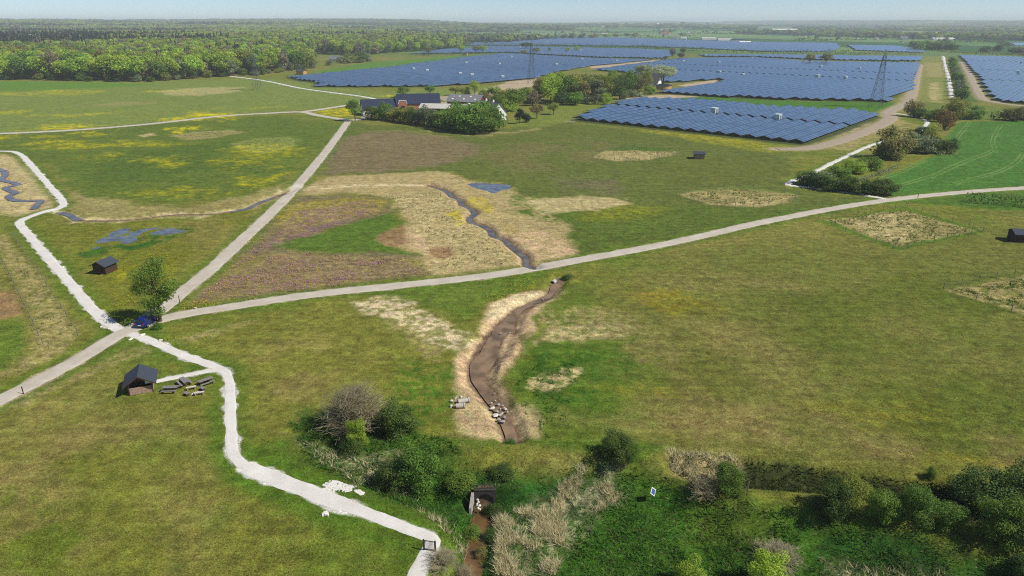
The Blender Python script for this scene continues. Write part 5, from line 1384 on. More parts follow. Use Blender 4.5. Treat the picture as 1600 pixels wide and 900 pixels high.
# ------------------------------------------------------------------ shelters and huts
def shelter(x, y, rz, wdt, dep, eave, ridge, label, openfront=True, ov=.55, mat='wood_mid'):
    """gabled hut: front (gable end) at local -y, ridge along y"""
    z = place_z(x, y)
    t = thing('shelter', label, 'shelter', (x, y, z - .03), rz)
    hw, hd = wdt / 2, dep / 2
    for sx in (-1, 1):
        for sy in (-1, 1): MB().box(sx * hw - .06, sy * hd - .06, -.2, sx * hw + .06, sy * hd + .06, eave).build('post', 'wood_dark', t)
    hf = 1.0 if openfront else eave
    def boards(name, p, q, h0, h1, n):
        w = None
        wall = MB().box(min(p[0], q[0]) - .015, min(p[1], q[1]) - .015, h0, max(p[0], q[0]) + .015, max(p[1], q[1]) + .015, h1).build(name, 'wood_dark', t)
        for i in range(n):
            f0, f1 = (i + .06) / n, (i + .94) / n
            x0, x1 = p[0] + (q[0] - p[0]) * f0, p[0] + (q[0] - p[0]) * f1; y0, y1 = p[1] + (q[1] - p[1]) * f0, p[1] + (q[1] - p[1]) * f1
            d = .03 + .008 * (i % 3)
            MB().box(min(x0, x1) - (d if x0 == x1 else 0), min(y0, y1) - (d if y0 == y1 else 0), h0 - .02, max(x0, x1) + (d if x0 == x1 else 0), max(y0, y1) + (d if y0 == y1 else 0), h1 + .02).build('board', mat, wall)
    boards('front_wall', (-hw + .07, -hd), (hw - .07, -hd), .08, hf, 20)
    boards('back_wall', (-hw + .07, hd), (hw - .07, hd), .08, eave, 14)
    boards('side_wall', (-hw, -hd + .07), (-hw, hd - .07), .08, eave - .05, 14)
    boards('side_wall', (hw, -hd + .07), (hw, hd - .07), .08, eave - .05 if not openfront else 1.0, 14)
    sl = (ridge - eave) / hw
    for sy in (-1, 1):
        MB().prism([(-hw, eave - .03), (hw, eave - .03), (0, ridge - .05)], sy * hd - .03, sy * hd + .03).build('gable_board', 'wood_dark', t)
    for s in (-1, 1):
        r = MB(); e = ov
        a0, b0 = (s * (hw + e), eave - sl * e), (0, ridge)
        r.hexa([(a0[0], -hd - e, a0[1]), (a0[0], hd + e, a0[1]), (b0[0], hd + e, b0[1]), (b0[0], -hd - e, b0[1]), (a0[0], -hd - e, a0[1] + .07), (a0[0], hd + e, a0[1] + .07), (b0[0], hd + e, b0[1] + .07), (b0[0], -hd - e, b0[1] + .07)])
        r.build('roof', 'felt_roof', t)
    for s in (-1, 1): MB().bar((s * (hw + ov), -hd - ov - .02, eave - sl * ov), (0, -hd - ov - .02, ridge), .05, .14).build('bargeboard', 'wood_dark', t)
    if openfront:
        MB().box(-hw + .2, hd - .6, .4, hw - .2, hd - .15, .46).build('bench', 'wood_grey', t)
        MB().box(hw - .75, -hd + .3, 1.2, hw - .15, -hd + .36, 1.75).build('notice_board', 'wall_white', t)
    return t
a = np.array(at(203, 618.5)); b = np.array(at(239.5, 612)); d = b - a; rz = math.atan2(d[1], d[0]); n_ = np.array([-d[1], d[0]]) / np.linalg.norm(d)
c = (a + b) / 2 + n_ * 1.35
shelter(c[0], c[1], rz, float(np.linalg.norm(d)), 2.7, 1.85, 2.75, 'open timber shelter with dark felt roof beside the picnic tables', True, .62)
x, y = at(163, 426)
shelter(x, y + .6, R(-12), 2.6, 2.9, 1.9, 2.6, 'dark brown hut with grey roof beside the marshy pond', False, .45, 'wood_dark')
x, y = at(1093, 248)
shelter(x, y + 1, R(80), 3.0, 3.4, 1.9, 2.5, 'small grey hut alone in the meadow below the solar block', False, .4, 'wood_mid')
x, y = at(1595, 377)
shelter(x, y + .6, R(82), 3.0, 3.4, 2.0, 2.7, 'dark hut in the meadow at the right edge', False, .4, 'wood_dark')
x, y = at(471.5, 116.5)
shelter(x, y, R(75), 6.0, 7, 3.2, 4.6, 'small dark-roofed hut behind the tip of the left solar block', False, .5, 'wood_yellow')
x, y = at(727, 86.5)
shelter(x, y, R(75), 5.0, 6, 3.0, 4.4, 'tiny hut on the hedge between two solar blocks', False, .5, 'wood_yellow')

# ------------------------------------------------------------------ near shrubs and the tree at the junction
TWIG = [twig_mesh('twigs', 500 + i, 150 if i == 0 else 90) for i in range(2)]
def bare(name, px, py, h, w, label, k=0, leaves=None):
    x, y = at(px, py); z = place_z(x, y)
    if abs(z) > .4: x, y = at(px, py, z); z = place_z(x, y)
    t = thing(name, label, 'shrub', (x, y, z - .02), random.uniform(0, 6.28), None, (w, w, h))
    link('twigs', TWIG[k], 'twig', t)
    if leaves: link('buds', LOD['nearbud', 0][0], leaves, t)
    return t
LOD['nearbud', 0] = crown_mesh('buds', 91, 'mound', 2600, .007, .5), None
T('junction_tree', 'tall', 'leaf_green', 251, 503, 10.6, 9.6, 'tall olive-green tree at the road junction beside the blue car')
T('junction_bush', 'nearmound', 'leaf_green', 245.5, 515, 1.5, 2.2, 'small lime-green bush at the foot of the junction tree', 'bush')
bare('bare_thorn_bush', 556, 668, 5.6, 8.4, 'large leafless brown thorn bush beside dark green bushes', 0, 'leaf_brown')
for sh, mt, px, py, h, w, lb in (
  ('near', 'leaf_dark', 622, 676, 4.3, 5.4, 'dark green bush right of the leafless thorn bush'),
  ('near', 'leaf_lime', 558, 700, 4.0, 3.0, 'slim lime-green bush before the leafless thorn bush'),
  ('nearmound', 'leaf_dark', 548, 708, 2.6, 3.4, 'low dark bush at the foot of the slim lime-green one'),
  ('near', 'leaf_green', 655, 765, 5.2, 5.6, 'big green-topped hawthorn above the culvert bank'),
  ('near', 'leaf_dark', 615, 762, 3.6, 4.2, 'dark hawthorn left of the big green-topped one'),
  ('near', 'leaf_dark', 962, 714, 3.2, 4.6, 'round dark bush alone on the dike'),
  ('near', 'leaf_green', 982, 716, 2.4, 3.0, 'lighter bush leaning on the round dark dike bush'),
  ('near', 'leaf_green', 1138, 769, 3.3, 3.7, 'round green bush below the straw-coloured bank'),
  ('near', 'leaf_dark', 1300, 798, 4.0, 4.2, 'first dark bush of the row at lower right'),
  ('near', 'leaf_olive', 1330, 797, 4.4, 3.8, 'olive bush second in the row at lower right'),
  ('near', 'leaf_green', 1376, 806, 3.6, 3.6, 'green bush third in the row at lower right'),
  ('near', 'leaf_green', 1428, 812, 3.9, 4.4, 'broad green bush fourth in the row at lower right'),
  ('near', 'leaf_green', 1478, 820, 3.0, 3.6, 'small green bush fifth in the row at lower right'),
  ('near', 'leaf_dark', 1530, 798, 5.2, 6.0, 'big dark bush behind the row at the right edge'),
  ('near', 'leaf_dark', 1590, 796, 5.6, 6.5, 'tall dark bush in the corner thicket at the right edge'),
  ('near', 'leaf_green', 1556, 842, 4.8, 4.8, 'large green bush in front of the corner thicket'),
  ('near', 'leaf_dark', 1600, 850, 4.5, 4.5, 'dark bush cut by the right edge'),
  ('near', 'leaf_dark', 1598, 915, 2.6, 3.6, 'small dark bush at the bottom right corner'),
  ('near', 'leaf_lime', 1195, 922, 4.2, 4.4, 'bright lime-green bush at the bottom edge, right one'),
  ('near', 'leaf_lime', 1078, 925, 3.4, 3.8, 'bright lime-green bush at the bottom edge, left one'),
  ('nearmound', 'leaf_green', 1452, 752, 1.8, 1.4, 'thin young shrub on the edge of the big meadow'),
  ('nearmound', 'leaf_dark', 795, 692, .8, 2.2, 'low green clump where the brook ends'),
  ('nearmound', 'leaf_dark', 885, 436, 1.3, 2.6, 'dark green clump above the head of the brook'),
  ('nearmound', 'leaf_green', 735, 840, 1.6, 2.6, 'green scrub on the left bank of the ditch'),
  ('nearmound', 'leaf_dark', 768, 838, 1.5, 1.8, 'dark scrub overhanging the ditch from the right'),
  ('nearmound', 'leaf_dark', 772, 800, 1.6, 2.4, 'dark scrub right of the culvert mouth'),
  ('nearmound', 'leaf_green', 720, 780, 1.6, 4.0, 'leafy green scrub left of the culvert mouth'),
  ('nearmound', 'leaf_dark', 785, 765, 1.5, 3.4, 'dark scrub above right of the culvert mouth'),
  ('nearmound', 'leaf_brown', 752, 868, 1.2, 1.6, 'brownish scrub leaning over the dark ditch water')):
    T('bush', sh, mt, px, py, h, w, lb, 'bush', None, None, .05)
bare('bare_shrub', 1098, 768, 2.0, 3.2, 'small sparse brown shrub left of the round green bush', 1, 'leaf_brown')
bare('bare_shrub', 1212, 880, 2.0, 4.6, 'grey-brown leafless shrub above the bright bush', 1)
bare('bare_shrub', 690, 880, 1.6, 3.2, 'grey leafless shrub left of the ditch at the bottom', 1)
bare('bare_shrub', 720, 905, 1.4, 2.6, 'grey-brown leafless shrub at the bottom by the ditch', 1)

# ------------------------------------------------------------------ grasses (real blades, too many to count)
m, nt, out = new_mat('blade')
a_ = nt.nodes.new('ShaderNodeAttribute'); a_.attribute_name = 'cover'
d_ = nt.nodes.new('ShaderNodeBsdfDiffuse'); t_ = nt.nodes.new('ShaderNodeBsdfTranslucent'); x_ = nt.nodes.new('ShaderNodeMixShader'); x_.inputs[0].default_value = .35
for q in (d_, t_): nt.links.new(a_.outputs['Color'], q.inputs['Color'])
nt.links.new(d_.outputs[0], x_.inputs[1]); nt.links.new(t_.outputs[0], x_.inputs[2]); nt.links.new(x_.outputs[0], out.inputs['Surface'])
def blades(name, P, col, h, w, g, lean=.45):
    n = len(P); z = terrain(P)
    a = g.uniform(0, 6.28, n); l = g.normal(size=(n, 2)) * lean * h[:, None]
    dx = np.stack([np.cos(a), np.sin(a)], 1) * w[:, None] / 2
    V = np.empty((n, 3, 3)); V[:, 0, :2] = P - dx; V[:, 1, :2] = P + dx; V[:, 2, :2] = P + l
    V[:, 0, 2] = V[:, 1, 2] = z - .02; V[:, 2, 2] = z + h
    return npmesh(name, V.reshape(-1, 3), np.arange(3 * n).reshape(n, 3), {'cover': np.repeat(col, 3, 0)})
def road_free(P, pad=.0):
    ok = np.ones(len(P), bool)
    for pl, hw, *_ in ROADS.values():
        dd, _t = seg_dist(P, pl, 6); ok &= dd > hw + pad
    for pl, hw in ((BROOKW, 1.9), (UPW, 1.0), (DITCHW, .8)):
        dd, _t = seg_dist(P, pl, 6); ok &= dd > hw
    return ok
g = np.random.default_rng(77)
def fan(n, y0, y1, power=1.6):
    u = g.random(n); k = 1 - power
    y = (y0 ** k + u * (y1 ** k - y0 ** k)) ** (1 / k)
    return np.stack([g.uniform(-.83, .83, n) * (.931 * y + 16.4), y], 1)
P = fan(330000, 43, 175)
P = P[road_free(P, .15)]
# clumps: keep more where a patchy field is high
cl = fbm(P, 1.3, 601, 3) * .6 + fbm(P, 6, 602, 3) * .4
P = P[g.random(len(P)) < sstep(.30, .62, cl) * .9 + .1]
col = paint(P); n = len(P); d = np.hypot(P[:, 0], P[:, 1])
br_ = (.55 + 1.1 * g.random(n))[:, None]
straw = (g.random(n) < .16)[:, None]
col = np.where(straw, col * .45 + C['straw'] * .55, col * br_ * 1.45)
wet = sdf(P, BASIN, 6) < .5
h = np.where(wet, g.uniform(.12, .4, n), g.uniform(.06, .20, n)); w = np.where(wet, g.uniform(.05, .12, n), g.uniform(.04, .09, n)) * np.maximum(1, d / 90)
o = stuff(link('meadow_grass', blades('meadow_grass', P, col, h, w, g, .7), 'blade')); tag(o, 'short green and straw-coloured grass of the near meadows', 'grass')
def region(poly, n, noise=None, thr=.45):
    lo, hi = poly.min(0), poly.max(0)
    Q = g.uniform(lo, hi, (n, 2)); Q = Q[inside(Q, poly)]
    if noise: Q = Q[fbm(Q, noise, 611, 3) > thr]
    return Q[road_free(Q)]
# tall straw reeds around the ditch
rp = [W([(775, 805), (800, 795), (850, 790), (885, 815), (880, 860), (868, 893), (775, 905)], -1.5), W([(835, 775), (880, 742), (975, 740), (982, 768), (930, 795), (860, 800)], -1.2)]
Q = np.vstack([region(rp[0], 34000, 1.5, .50), region(rp[1], 20000, 1.5, .57), region(W([(1042, 706), (1150, 711), (1158, 730), (1110, 738), (1050, 732)]), 7000, .9, .45), region(W([(470, 688), (560, 715), (640, 710), (650, 770), (560, 755), (490, 720)]), 7000, 1.0, .57), region(W([(640, 780), (690, 800), (745, 815), (735, 860), (700, 830)]), 5000, .8, .5), region(W([(1320, 885), (1480, 900), (1600, 940), (1600, 980), (1330, 950)], -1.9), 5000, .6, .55)])
n = len(Q); c = C['reed'] * (1.2 + 1.2 * g.random(n))[:, None]; gr = (g.random(n) < .22)[:, None]; c = np.where(gr, C['green'] * (.7 + .5 * g.random(n))[:, None], c)
o = stuff(link('reeds', blades('reeds', Q, c, g.uniform(.25, .8, n), g.uniform(.03, .06, n), g, .6), 'blade')); tag(o, 'tall straw-coloured reeds and old grass on the ditch banks', 'reeds')
# lush tall weeds in the low ground and on the bank
Q = np.vstack([region(BASIN, 45000, 2.4, .55), region(BANKPIT, 16000, .8, .35), region(W([(450, 655), (560, 650), (700, 690), (740, 735), (690, 790), (620, 780), (480, 725)]), 15000, 1.0, .45), region(W([(805, 600), (850, 560), (900, 560), (900, 620), (860, 690), (815, 640)]), 3000, 1.0, .6)])
n = len(Q); dk = sdf(Q, BANKPIT, 3) < 0
c = np.where(dk[:, None], C['bankdark'], C['lush']) * (1.0 + 1.0 * g.random(n))[:, None]
o = stuff(link('tall_weeds', blades('tall_weeds', Q, c, g.uniform(.18, .5, n), g.uniform(.08, .18, n), g, .8), 'blade')); tag(o, 'lush dark green weeds covering the low ground and banks', 'weeds')
# yellow and violet flowers
fl = []
for pts, n_, cc in (([(330, 440), (440, 318), (560, 306), (606, 314), (600, 330), (500, 352), (420, 384)], 5200, 'yellow'), ([(310, 470), (400, 385), (520, 398), (650, 408), (660, 430), (480, 455)], 4300, 'yellow'), ([(310, 470), (400, 385), (520, 398), (650, 408), (660, 430), (480, 455)], 7500, 'purple'), ([(400, 400), (470, 330), (560, 315), (600, 325), (500, 360)], 4500, 'purple'), ([(700, 335), (716, 325), (735, 350), (722, 354)], 500, 'yellow'), ([(730, 305), (760, 310), (778, 332), (760, 336), (735, 320)], 600, 'yellow'), ([(170, 400), (260, 385), (300, 400), (240, 470), (180, 480)], 1500, 'yellow'), ([(240, 500), (330, 520), (330, 545), (260, 540)], 200, 'yellow'), ([(760, 440), (840, 425), (840, 450), (760, 480)], 350, 'yellow'), ([(780, 340), (800, 355), (830, 375), (815, 380), (790, 365)], 500, 'yellow'), ([(270, 478), (300, 472), (400, 466), (400, 472), (290, 486)], 400, 'yellow')):
    Q = region(W(pts), n_ * 3, 3.0, .5)[:n_]
    fl.append(np.column_stack([Q, np.tile(np.array(C[cc]) if cc == 'yellow' else np.array(lin(182, 134, 168)), (len(Q), 1))]))
fl = np.vstack(fl); n = len(fl)
Cc = np.column_stack([fl[:, :2], terrain(fl[:, :2]) + g.uniform(.12, .4, n)])
V, F = quads(Cc, np.column_stack([g.normal(size=(n, 2)) * .4, np.ones(n)]), .085, g)
o = stuff(link('meadow_flowers', npmesh('meadow_flowers', V, F, {'cover': np.repeat(fl[:, 2:] * (.7 + .5 * g.random(n))[:, None], 4, 0)}), 'blade')); tag(o, 'yellow and violet flowers dotted through the meadows', 'flowers')
# saplings and stubble in the fenced plots
sp = []
for pts, n_ in (([(1292, 344), (1414, 328), (1522, 360), (1402, 386)], 1500), ([(930, 245), (985, 232), (1055, 236), (1010, 250), (965, 251)], 500), ([(1068, 304), (1150, 294), (1242, 306), (1180, 322), (1110, 318)], 900), ([(1485, 453), (1640, 430), (1640, 496)], 700), ([(590, 305), (690, 300), (730, 345), (800, 395), (790, 415), (680, 425), (650, 345)], 700), ([(275, 212), (330, 206), (380, 207), (330, 215)], 160), ([(365, 226), (420, 215), (470, 218), (440, 232)], 250), ([(5, 372), (60, 440), (112, 515), (60, 550), (50, 470)], 500)):
    sp.append(region(W(pts), n_ * 4, 2.5, .42)[:n_])
sp = np.vstack(sp); n = len(sp); k = 5
Cc = np.repeat(np.column_stack([sp, terrain(sp) + .12]), k, 0); Cc += g.normal(size=Cc.shape) * [.11, .11, .08]
V, F = quads(Cc, g.normal(size=Cc.shape) + [0, 0, .6], .085, g)
o = stuff(link('saplings', npmesh('saplings', V, F, {'cover': np.repeat(np.repeat(C['green'] * (.6 + .9 * g.random(n))[:, None], k, 0), 4, 0)}), 'blade')); tag(o, 'small dark saplings and tufts in the fenced planting plots', 'saplings')

# ------------------------------------------------------------------ picnic place
def picnic_table(px, py, rz, label):
    x, y = at(px, py); t = thing('picnic_table', label, 'picnic table', (x, y, place_z(x, y)), rz, 'picnic tables by the shelter', (.86, .86, .95))
    top = MB().box(-1.06, -.36, .66, 1.06, .36, .69).build('tabletop', 'wood_dark', t)
    for i in range(5): MB().box(-1.1, -.38 + i * .155, .695, 1.1, -.38 + i * .155 + .14, .74).build('plank', 'wood_grey', top)
    for s in (-1, 1):
        MB().box(-1.1, s * .72 - .15, .42, 1.1, s * .72 + .15, .465).build('bench', 'wood_grey', t)
        b = MB()
        b.bar((s * .75, -.25, .68), (s * .75, -.78, -.02), .07, .1); b.bar((s * .75, .25, .68), (s * .75, .78, -.02), .07, .1); b.build('leg_frame', 'wood_dark', t)
        MB().box(s * .8 - .04, -.82, .34, s * .8 + .04, .82, .41).build('crossbeam', 'wood_dark', t)
picnic_table(267, 612, R(4), 'grey picnic table nearest the shelter, lying lengthwise')
picnic_table(288.5, 601, R(-46), 'grey picnic table in the middle, slanting towards the camera')
picnic_table(322.5, 600, R(46), 'grey picnic table nearest the white path')
simple('wood_pale', (198, 190, 176), .8, .2, .1, 6)
for px, py, rz, lb in ((299.5, 609, R(24), 'pale log bench behind the fire ring'), (312, 617.5, R(22), 'pale log bench in front of the fire ring')):
    x, y = at(px, py); t = thing('log_bench', lb, 'bench', (x, y, place_z(x, y)), rz)
    MB().box(-.62, -.13, .36, .62, .13, .45).build('seat', 'wood_pale', t)
    for s in (-1, 1): MB().box(s * .45 - .07, -.11, -.02, s * .45 + .07, .11, .355).build('leg', 'wood_mid', t)
for px, py, rz, lb in ((292, 618, R(-30), 'short dark block seat left of the fire ring'), (316.8, 610, R(-32), 'short dark block seat right of the fire ring')):
    x, y = at(px, py); t = thing('block_seat', lb, 'seat', (x, y, place_z(x, y)), rz)
    MB().box(-.36, -.24, .34, .36, .24, .42).build('seat', 'wood_grey', t); MB().box(-.3, -.2, -.02, .3, .2, .335).build('base', 'wood_dark', t)
simple('stone_pale', (206, 198, 184), .9, .2, .18, 5, bump=.8)
simple('stone_grey', (160, 154, 144), .9, .2, .25, 5, bump=.8)
simple('ash', (70, 66, 62), 1, .1, .3, 8)
def rock_mesh(seed, sx, sy, sz):
    bm = bmesh.new(); bmesh.ops.create_icosphere(bm, subdivisions=2, radius=1); r = random.Random(seed)
    ks = [Vector((r.gauss(0, 1), r.gauss(0, 1), r.gauss(0, 1))).normalized() for _ in range(9)]
    for v in bm.verts:
        c = v.co.copy()
        for k in ks:
            dd = c.dot(k)
            if dd > .5: c -= k * (dd - .5)
        v.co = Vector((c.x * sx, c.y * sy, c.z * sz))
    me = bpy.data.meshes.new('rock'); bm.to_mesh(me); bm.free(); return me
def rock(px, py, sx, sy, sz, label, mat='stone_pale', group=None, z=None, rz=None):
    x, y = at(px, py, z or 0); zz = place_z(x, y) if z is None else z
    o = link('rock', rock_mesh(int(px * 13 + py), sx, sy, sz), mat, None, (x, y, zz + sz * .35), (random.uniform(-.1, .1), random.uniform(-.1, .1), random.uniform(0, 3) if rz is None else rz))
    return tag(o, label, 'rock', group)
x, y = at(305.5, 615.5); t = thing('fire_ring', 'ring of pale stones round a fireplace between the log benches', 'fireplace', (x, y, place_z(x, y)))
for i in range(10):
    a = 6.283 * i / 10; link('stone', rock_mesh(i, .14, .12, .11), 'stone_pale', t, (.42 * math.cos(a), .42 * math.sin(a), .07))
MB().tube([(0, 0, 0), (0, 0, .05)], .36, 10).build('ash_bed', 'ash', t)

# ------------------------------------------------------------------ blue car
simple('car_blue', (16, 32, 104), .25, .6, .06, 1)
simple('tyre', (24, 24, 25), .9, .2, .1, 8)
simple('rim', (170, 172, 176), .35, .5, .05, 5, .6)
simple('lamp_red', (150, 20, 18), .3, .5, .05, 5)
simple('lamp_clear', (225, 228, 230), .15, .6, .05, 5)
def car(px, py, rz, label):
    x, y = at(px, py); t = thing('parked_car', label, 'car', (x, y, place_z(x, y) + .06), rz)
    prof = [(-2.0, .32), (2.0, .30), (2.06, .55), (1.98, .78), (1.15, .96), (.55, 1.02), (-1.95, 1.02), (-2.06, .85), (-2.08, .5)]
    def shell(name, prof, hw0, hw1, zmid, mat):
        n = len(prof); V = []
        for s in (-1, 1):
            for px_, z in prof:
                V.append((px_, s * (hw0 if z <= zmid else hw1), z))
        F = [tuple(range(n)), tuple(range(2 * n - 1, n - 1, -1))] + [(i, i + n, (i + 1) % n + n, (i + 1) % n) for i in range(n)]
        o = MB().add(V, F).build(name, mat, t)
        bv = o.modifiers.new('bevel', 'BEVEL'); bv.width = .05; bv.segments = 2
        return o
    shell('body', prof, .88, .84, .8, 'car_blue')
    cab = [(1.0, .98), (.35, 1.42), (-.1, 1.49), (-1.2, 1.46), (-1.62, 1.36), (-1.98, .98)]
    n = len(cab); V = []
    for s in (-1, 1):
        for px_, z in cab: V.append((px_, s * (.82 if z < 1.1 else .62), z))
    MB().add(V, [tuple(range(n)), tuple(range(2 * n - 1, n - 1, -1))] + [(i, i + n, (i + 1) % n + n, (i + 1) % n) for i in range(n)]).build('cabin', 'car_blue', t)
    MB().hexa([(.96, -.74, 1.03), (.96, .74, 1.03), (.40, .58, 1.41), (.40, -.58, 1.41), (1.0, -.74, 1.05), (1.0, .74, 1.05), (.44, .58, 1.43), (.44, -.58, 1.43)]).build('windscreen', 'window_glass', t)
    MB().hexa([(-1.96, -.72, 1.04), (-1.96, .72, 1.04), (-1.66, .56, 1.34), (-1.66, -.56, 1.34), (-2.0, -.72, 1.06), (-2.0, .72, 1.06), (-1.70, .56, 1.36), (-1.70, -.56, 1.36)]).build('rear_window', 'window_glass', t)
    for s in (-1, 1):
        for x0, x1, x2, x3 in ((.72, -.35, -.35, .30), (-.42, -1.72, -1.5, -.42)):
            MB().hexa([(x0, s * .805, 1.04), (x1, s * .805, 1.04), (x2, s * .645, 1.38), (x3, s * .645, 1.38), (x0, s * .83, 1.05), (x1, s * .83, 1.05), (x2, s * .67, 1.39), (x3, s * .67, 1.39)]).build('side_window', 'window_glass', t)
        for xw in (1.28, -1.3):
            w = MB().tube([(xw, s * .70, .31), (xw, s * .90, .31)], .31, 16).build('wheel', 'tyre', t)
            MB().tube([(xw, s * .89, .31), (xw, s * .915, .31)], .19, 12).build('rim', 'rim', w)
        MB().box(1.96, s * .66 - .16, .60, 2.08, s * .66 + .16, .76).build('headlight', 'lamp_clear', t)
        MB().box(-2.10, s * .70 - .1, .66, -2.0, s * .70 + .1, .95).build('tail_light', 'lamp_red', t)
        MB().box(.55, s * .9 - .08, 1.0, .72, s * .9 + .08, 1.12).build('wing_mirror', 'car_blue', t)
    MB().box(-2.11, -.26, .52, -2.07, .26, .63).build('number_plate', 'wall_white', t)
car(231.5, 506.5, R(84), 'small blue hatchback parked beside the junction tree')

# ------------------------------------------------------------------ gate, sign, posts, fences
simple('gate_metal', (70, 72, 78), .5, .4, .15, 5, .4)
x, y = at(671.5, 861); t = thing('path_gate', 'small dark barred gate across the white path at its bend', 'gate', (x, y, place_z(x, y)), R(-12))
for s in (-1, 1): MB().box(s * .55 - .06, -.06, -.2, s * .55 + .06, .06, 1.25).build('post', 'gate_metal', t)
for z in (.15, 1.1): MB().box(-.48, -.025, z, .48, .025, z + .07).build('rail', 'gate_metal', t)
for i in range(9): MB().box(-.44 + i * .11 - .014, -.018, .22, -.44 + i * .11 + .014, .018, 1.1).build('bar', 'gate_metal', t)
simple('panel_blue', (70, 92, 140), .3, .5, .1, 3)
x, y = at(1018.5, 784, -1.9); z = place_z(x, y); t = thing('sign_panel', 'small blue panel with white frame on a thin post in the low grass', 'sign', (x, y, z), R(20))
MB().tube([(0, 0, -.1), (0, 0, 1.1)], .035, 8).build('post', 'galvanised', t)
fr = MB().box(-.36, -.03, -.36, .36, .03, .36).build('frame', 'wall_white', t, loc=(0, -.05, 1.25), rot=(R(-35), R(45), 0))
MB().box(-.28, -.045, -.28, .28, -.031, .28).build('panel', 'panel_blue', fr)
simple('post_wood', (128, 122, 104), .9, .1, .2, 5)
def single_post(px, py, h, label, z=0.0, mat='post_wood', w=.09):
    x, y = at(px, py, z); zz = place_z(x, y)
    t = thing('post', label, 'post', (x, y, zz))
    MB().box(-w / 2, -w / 2, -.1, w / 2, w / 2, h).build('shaft', mat, t); MB().add([(-w / 2, -w / 2, h), (w / 2, -w / 2, h), (w / 2, w / 2, h), (-w / 2, w / 2, h), (0, 0, h + w)], [(0, 1, 4), (1, 2, 4), (2, 3, 4), (3, 0, 4)]).build('tip', mat, t)
single_post(1165, 788, 1.7, 'wooden post right of the round green bush', -1.2)
single_post(923, 831, 1.1, 'pale marker post in the grass right of the reeds', -1.9)
single_post(846, 900, 1.0, 'pale marker post at the bottom edge below the reeds', -1.9)
single_post(733, 885, .8, 'pale stake standing in the ditch', -2.4)
single_post(37, 616, 1.1, 'dark post beside the main road at left', 0, 'wood_dark')
single_post(281, 473, 1.3, 'dark post where the diagonal road leaves the junction', 0, 'wood_dark')
single_post(1434, 309, 1.3, 'dark post at the main road near the crop field', 0, 'wood_dark')
single_post(1415, 322, 1.2, 'pale post at the top corner of the square plot', 0)
single_post(556, 570, 1.0, 'small grey post behind the leafless thorn bush', 0)
POSTM = MB().box(-.05, -.05, -.2, .05, .05, 1.25).mesh('post')
def fence(pts, label, step=4.5):
    pl = resample(W(pts), step); z = terrain(pl)
    t = thing('wire_fence', label, 'fence', (pl[0, 0], pl[0, 1], 0))
    for (x, y), zz in zip(pl, z): link('post', POSTM, 'post_wood', t, (x - pl[0, 0], y - pl[0, 1], zz))
    for hgt in (.5, 1.05):
        b = MB()
        for (p, q, z0, z1) in zip(pl[:-1], pl[1:], z[:-1], z[1:]): b.bar((p[0] - pl[0, 0], p[1] - pl[0, 1], z0 + hgt), (q[0] - pl[0, 0], q[1] - pl[0, 1], z1 + hgt), .015)
        b.build('wire', 'galvanised', t)
fence([(-30, 352), (10, 420), (42, 486), (68, 540)], 'post-and-wire fence left of the ploughed strip')
fence([(22, 370), (62, 430), (100, 488), (122, 524)], 'post-and-wire fence right of the ploughed strip')
fence([(1278, 345), (1415, 323), (1538, 361), (1402, 392), (1278, 345)], 'wire fence around the square planting plot')
fence([(926, 247), (945, 235), (985, 229), (1030, 232), (1062, 236), (1048, 245), (1010, 251), (965, 253), (926, 247)], 'wire fence around the far oval planting plot')
fence([(1062, 306), (1090, 297), (1150, 292), (1215, 298), (1250, 306), (1228, 319), (1180, 325), (1110, 321), (1062, 306)], 'wire fence around the near oval planting plot')
fence([(1474, 452), (1540, 437), (1640, 420)], 'upper wire fence of the plot at the right edge')
fence([(1474, 452), (1540, 474), (1640, 507)], 'lower wire fence of the plot at the right edge')

# ------------------------------------------------------------------ stones, pipes, chalk heaps, culvert
for px, py, lb in ((159, 511.5, 'white boulder at the left end of the white path junction'), (172.5, 515, 'white boulder beside the path mouth at the junction'), (205.5, 531, 'white boulder in front of the junction'), (223.5, 524, 'white boulder beside the blue car'), (251, 533.5, 'white boulder along the path right of the junction'), (305.5, 482.5, 'white boulder beside the main road right of the tree')):
    rock(px, py, .5, .32, .26, lb)
BR = [(773.8, 650, .75, .5), (783, 647, .7, .35), (789, 639, .7, .3), (778, 632.5, .5, .3), (770, 637.5, .6, .35), (774, 627, .3, .25), (772, 615.5, .25, .2), (788, 652, .5, .3), (777, 643, .4, .3), (785, 659, .5, .4), (780, 656, .35, .3), (768, 630, .3, .2), (792, 644, .3, .25), (786, 634, .3, .2), (781, 639, .3, .2)]
for i, (px, py, sx, sy) in enumerate(BR):
    rock(px, py, sx * .85, sy * .9, .16, 'largest pale slab among the rocks in the brook' if i == 0 else 'grey rock in the stony rapid of the brook', 'stone_pale' if i in (0, 2, 4) else 'stone_grey', None if i == 0 else 'rocks in the rapid', -.35)
for px, py, lb in ((782.5, 521, 'left of two small stones above the sand bar'), (796, 521, 'right of two small stones above the sand bar'), (816, 538, 'lone small stone right of the sand bar'), (848, 468, 'small stone in the narrow upper brook')):
    rock(px, py, .3, .22, .15, lb, 'stone_grey', None, -.35)
for i, (px, py) in enumerate(((746, 781), (748, 785), (745.5, 788), (749, 791), (747, 795), (745, 792), (750, 797))):
    rock(px, py, .22, .18, .18, 'pale stone in the small stack left of the culvert mouth', 'stone_pale', 'stones stacked at the culvert', -2.2 + .12 * (6 - i))
for px, py, lb in ((768, 800, 'stone on the right water edge below the culvert'), (769, 808, 'lower stone on the right water edge below the culvert')):
    rock(px, py, .3, .2, .15, lb, 'stone_grey', None, -2.5)
simple('concrete', (176, 168, 156), .9, .2, .15, 4, bump=.5)
simple('concrete_dark', (66, 62, 56), .9, .2, .25, 3, bump=.5)
